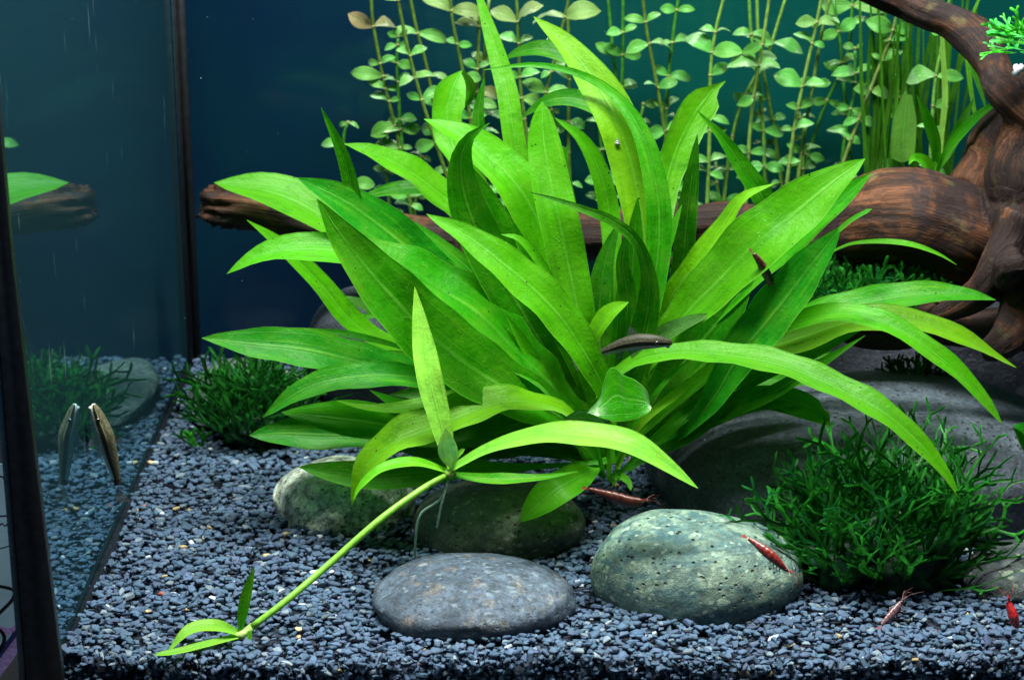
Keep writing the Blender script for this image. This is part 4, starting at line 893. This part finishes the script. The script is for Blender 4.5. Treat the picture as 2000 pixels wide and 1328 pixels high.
def fish(ctrl, dors, label, dim=1.0, spot=True):
    c = catmull(ctrl, 60); path = np.array([P(q[0], q[1], q[2]) for q in c]); dors = nrm(dors)
    rr = [(q[3]/pxcm(p), q[3]/pxcm(p)*0.8) for q, p in zip(c, path)]
    def cf(t, a):
        k = math.cos(a)     # 1 dorsal, -1 belly
        if k < -0.42: col_ = (0.95, 1.0, 0.98)
        elif k < -0.26: col_ = (0.50, 0.48, 0.25)
        elif k < 0.18: col_ = (0.006, 0.005, 0.005)
        elif k < 0.32: col_ = (0.26, 0.24, 0.12)
        else: col_ = (0.105, 0.100, 0.055) if noise.noise(Vector((t*30, a*6, 1))) > -.1 else (0.05, 0.046, 0.026)
        if t > 0.93: col_ = (0.02, 0.018, 0.015)
        return tuple(x*dim for x in col_)
    V, F, Cc = loft(path, dors, rr, 1.0, cf, 48)
    root = empty('catfish', tuple(path[10]), label=label, cat='fish', group='small striped sucker catfish')
    obj('body', V, F, M_FISH, root, colors=Cc)
    T0 = nrm(path[-1]-path[-6]); cr = np.cross(nrm(path[3]-path[9]), dors)
    if cr[1] > 0: cr = -cr
    for sgn in (1, -1):
        i = 11; V, F = sphere(path[i]+cr*sgn*rr[i][1]*0.86+dors*rr[i][0]*0.05, 0.10); obj('eye', V, F, M_EYE, root)
    V, F, Cc = fan(path[-1], T0, dors, 0.95, 0.42, c1=tuple(.34*dim*x for x in (1, 1, .8))); obj('tail_fin', V, F, M_FIN, root, colors=Cc)
    i = 23; V, F, Cc = fan(path[i]+dors*rr[i][0]*.9, nrm(-nrm(path[i-2]-path[i+2])+dors*.55), dors, 0.6, .4, c1=(.25*dim,)*3); obj('dorsal_fin', V, F, M_FIN, root, colors=Cc)
    for i, ln in ((19, .8), (31, .6)):
        V, F, Cc = fan(path[i]-dors*rr[i][0]*.9+cr*rr[i][1]*.3, nrm(-nrm(path[i-2]-path[i+2])-dors*.5), dors, ln, .36, c1=(.5*dim, .55*dim, .6*dim), c2=(.3*dim, .33*dim, .36*dim)); obj('belly_fin', V, F, M_FIN, root, colors=Cc)
    V, F = sphere(path[3]-dors*rr[3][0]*.9, 0.10); obj('mouth', V, F, M_MOUTH, root)
fish([(183, 789, 8.1, 4), (186, 800, 8.1, 10), (195, 824, 8.1, 15), (205, 850, 8.1, 17.5), (213, 880, 8.2, 15.5), (221, 908, 8.3, 12), (228, 935, 8.4, 8), (230, 946, 8.4, 7)], np.array([1, 0, 0.15]), 'striped catfish clinging upright to the side pane above its reflection')
fish([(1313, 671, 9.8, 3), (1304, 669, 9.8, 8), (1275, 667, 9.8, 14), (1245, 668, 10, 16), (1215, 674, 10.2, 13), (1190, 683, 10.4, 9), (1165, 694, 10.8, 6), (1150, 701, 11, 6)], np.array([0.1, 0, 1.0]), 'dark striped catfish resting on a sword leaf near the crown', 0.3)

def shrimp(ctrl, dors, label, c1, c2, name='shrimp', legs=True):
    c = catmull(ctrl, 40); path = np.array([P(q[0], q[1], q[2]) for q in c]); dors = nrm(dors)
    rr = []
    for i, (q, p) in enumerate(zip(c, path)):
        r = q[3]/pxcm(p); t = i/39
        if t > 0.4: r *= 1+0.10*abs(math.sin((t-0.4)/0.6*math.pi*5.5))
        rr.append((r, r*0.75))
    def cf(t, a):
        k = math.cos(a); m = 0.5+0.5*k; f = abs(noise.noise(Vector((t*14, a*2, 3))))*1.6
        return tuple((c1[i]*m+c2[i]*(1-m))*(0.6+f) for i in range(3))
    V, F, Cc = loft(path, dors, rr, 1, cf, 16)
    root = empty(name, tuple(path[10]), label=label, cat='shrimp', group='red cherry shrimps')
    obj('body', V, F, M_SHRIMP, root, colors=Cc)
    T0 = nrm(path[-1]-path[-4]); hd = nrm(path[0]-path[3]); cr = np.cross(hd, dors)
    col1 = [(*c1, 1)]
    for a in (-.5, -.17, .17, .5):
        d = nrm(T0*math.cos(a)+cr*math.sin(a)); V, F, Cc = fan(path[-1], d, cr, .34, .22, 5, c1=c1, c2=c1); obj('tail_fan', V, F, M_SHRIMP, root, colors=Cc)
    for s in (-1, 1):
        V, F = sphere(path[3]+cr*s*rr[3][1]*1.1+dors*rr[3][0]*.3, 0.045, 8); obj('eye', V, F, M_EYE, root)
        for q in range(2):
            pts = [path[1]+cr*s*.03, path[0]+hd*.3+cr*s*(.1+.12*q)+dors*(.18-.1*q), path[0]+hd*(.45+.35*q)+cr*s*(.25+.2*q)+dors*(.1-.3*q)]
            V, F = tube(catmull(pts, 8), [0.011-.001*i for i in range(8)], 5); obj('antenna', V, F, M_SHRIMP, root, colors=[(*c1, 1)]*len(V))
        V, F = tube([path[1]+dors*.04, path[0]+hd*.22], [0.06, 0.015], 6)
        if s > 0: obj('rostrum', V, F, M_SHRIMP, root, colors=[(*c1, 1)]*len(V))
        if legs:
            for q in range(4):
                i = 7+q*3; b = path[i]-dors*rr[i][0]*.8+cr*s*.04; k = b-dors*.16+cr*s*.10+hd*.08; e = k-dors*.12-hd*.03
                V, F = tube([b, k, e], [.02, .016, .008], 5); obj('leg', V, F, M_SHRIMP, root, colors=[(*c2, 1)]*len(V))
RD = (0.34, 0.030, 0.018)
shrimp([(1540, 1116, 3.2, 2), (1529, 1107, 3.2, 6), (1512, 1090, 3.3, 9.5), (1492, 1074, 3.5, 9), (1477, 1062, 3.7, 6), (1462, 1052, 3.9, 3.5)], np.array([.5, -.1, .8]), 'red shrimp with a darker underside sitting on the domed green stone', (0.26, 0.026, 0.018), (0.07, 0.012, 0.014))
shrimp([(1764, 1172, 4.0, 2), (1757, 1180, 3.9, 6), (1746, 1194, 3.7, 8), (1735, 1206, 3.5, 6.5), (1722, 1220, 3.3, 3)], np.array([-.6, -.1, .6]), 'faint translucent pinkish shrimp on the gravel below the big moss', (0.22, 0.09, 0.10), (0.14, 0.10, 0.13))
shrimp([(1970, 1170, 2.9, 2), (1972, 1182, 2.9, 9), (1978, 1200, 2.8, 12), (1983, 1218, 2.8, 10), (1989, 1240, 2.7, 5)], np.array([.2, -.9, .4]), 'deep red shrimp upright on the gravel near the picture edge', (0.5, 0.02, 0.02), (0.15, 0.01, 0.015), legs=False)
shrimp([(1262, 978, 9.8, 2), (1248, 980, 9.8, 9), (1225, 978, 10, 12), (1198, 970, 10.2, 11), (1172, 962, 10.4, 7), (1150, 955, 10.6, 4)], np.array([0, -.2, 1]), 'large dark maroon shrimp in the shade at the foot of the sword plant', (0.13, 0.018, 0.012), (0.05, 0.01, 0.01))
shrimp([(1515, 570, 10.9, 3), (1503, 548, 10.8, 8), (1492, 525, 10.7, 9), (1480, 506, 10.6, 6), (1472, 496, 10.6, 4)], np.array([.8, -.3, .3]), 'maroon shrimp half hidden behind a broad leaf, tail fan upward', (0.09, 0.018, 0.018), (0.05, 0.012, 0.014), legs=False)
def snail(px, py, Y, r, mat, label, tilt):
    c = P(px, py, Y); V, F = [], []; n, tt = 10, 60; ax = nrm(np.array(tilt)); a1 = nrm(np.cross(ax, [0, 1, .2])); a2 = np.cross(ax, a1)
    for i in range(tt):
        t = i/(tt-1); a = t*math.pi*7; rad = r*(0.06+0.94*t)**1.1; h = r*2.6*(1-t)
        cen = c+ax*h+(a1*math.cos(a)+a2*math.sin(a))*rad*0.45; tr = rad*0.62
        rdir = a1*math.cos(a)+a2*math.sin(a)
        for k in range(n):
            b = 2*math.pi*k/n; V.append(cen+(rdir*math.cos(b)+ax*math.sin(b))*tr)
    for i in range(tt-1):
        for k in range(n): F.append((i*n+k, i*n+(k+1) % n, (i+1)*n+(k+1) % n, (i+1)*n+k))
    F.append(tuple(range(n))[::-1]); F.append(tuple((tt-1)*n+k for k in range(n)))
    return obj('snail', V, F, mat, label=label, cat='snail')
snail(1206, 282, 16.1, .13, M_SHELL, 'tiny pointed grey snail on the tallest sword leaf', (0, 0, 1))
snail(1982, 138, 18.6, .3, M_WHITE, 'white rounded snail on the high branch', (.6, 0, .3))
for (x, y, Y, c, lab) in ((1820, 1233, 3, (0.6, .05, .02), 'oblong red food flake on the gravel'), (1907, 1287, 0.6, (0.6, .35, .15), 'tan pebble flake near the front glass'), (372, 1303, 0.3, (.5, .07, .05), 'red food crumb below the runner tip'),
                          (1740, 1289, .5, (.6, .4, .15), 'ochre crumb on the gravel edge')):
    p = P(x, y, Y); V = []; F = []
    V, F = sphere(np.zeros(3), 1, 8); V = [p+np.array([v[0]*.24*(1+.2*math.sin(3*v[1])), v[1]*.12, v[2]*.07+.04]) for v in V]
    obj('food_flake', V, F, M_FLAKE, tint=c, label=lab, cat='fish food')

# ------------------------------------------------------------------ drawn paper beside the tank
def sheet(poly, Y, thick, mat, parent, name, **k):
    a = [P(x, y, Y) for x, y in poly]; b = [q+np.array([0, thick, 0]) for q in a]; n = len(a)
    F = [tuple(range(n)), tuple(range(2*n-1, n-1, -1))]+[(i, i+n, (i+1) % n+n, (i+1) % n) for i in range(n)]
    return obj(name, a+b, F, mat, parent, smooth=False, **k)
pb = P(-60, 1340, 6); paper = empty('drawing_sheet', tuple(pb), label='pale blue sheet with black and purple drawn curves outside the tank corner', cat='paper')
sheet([(-200, 886), (60, 912), (70, 1100), (44, 1230), (22, 1285), (0, 1322), (-200, 1400)], 6.0, 0.05, M_PAPER, paper, 'sheet')
def stroke(pts, wpx, mat, name='drawn_line', Y=5.97):
    c = catmull(pts, 16); n = len(c); a, b = [], []
    for i in range(n):
        t = nrm(c[min(i+1, n-1)]-c[max(i-1, 0)]); nn_ = np.array([-t[1], t[0]])*wpx/2; a.append(c[i]+nn_); b.append(c[i]-nn_)
    V = [P(q[0], q[1], Y) for q in a]+[P(q[0], q[1], Y) for q in b]
    F = [(i, i+1, n+i+1, n+i) for i in range(n-1)]
    obj(name, V, F, mat, paper, smooth=False)
stroke([(-30, 1140), (8, 1146), (27, 1153), (24, 1170), (0, 1195), (-20, 1215)], 6, M_INK)
stroke([(-20, 1222), (2, 1232), (8, 1250), (-4, 1275)], 7, M_INK)
stroke([(48, 1190), (40, 1222), (18, 1252), (-10, 1290)], 9, M_NAVY)
stroke([(-10, 1225), (22, 1232), (38, 1215)], 12, M_PURPLE, Y=5.985)
stroke([(36, 1240), (18, 1275), (-8, 1310)], 26, M_PURPLE, Y=5.985)
stroke([(-20, 1008), (10, 1007), (32, 1003)], 3, M_NAVY)
stroke([(-20, 1075), (10, 1068), (36, 1058)], 1.5, M_INK)
stroke([(-10, 930), (6, 932), (10, 948)], 3, M_INK)
stroke([(-5, 1028), (4, 1022), (9, 1027), (16, 1021)], 2, M_INK)
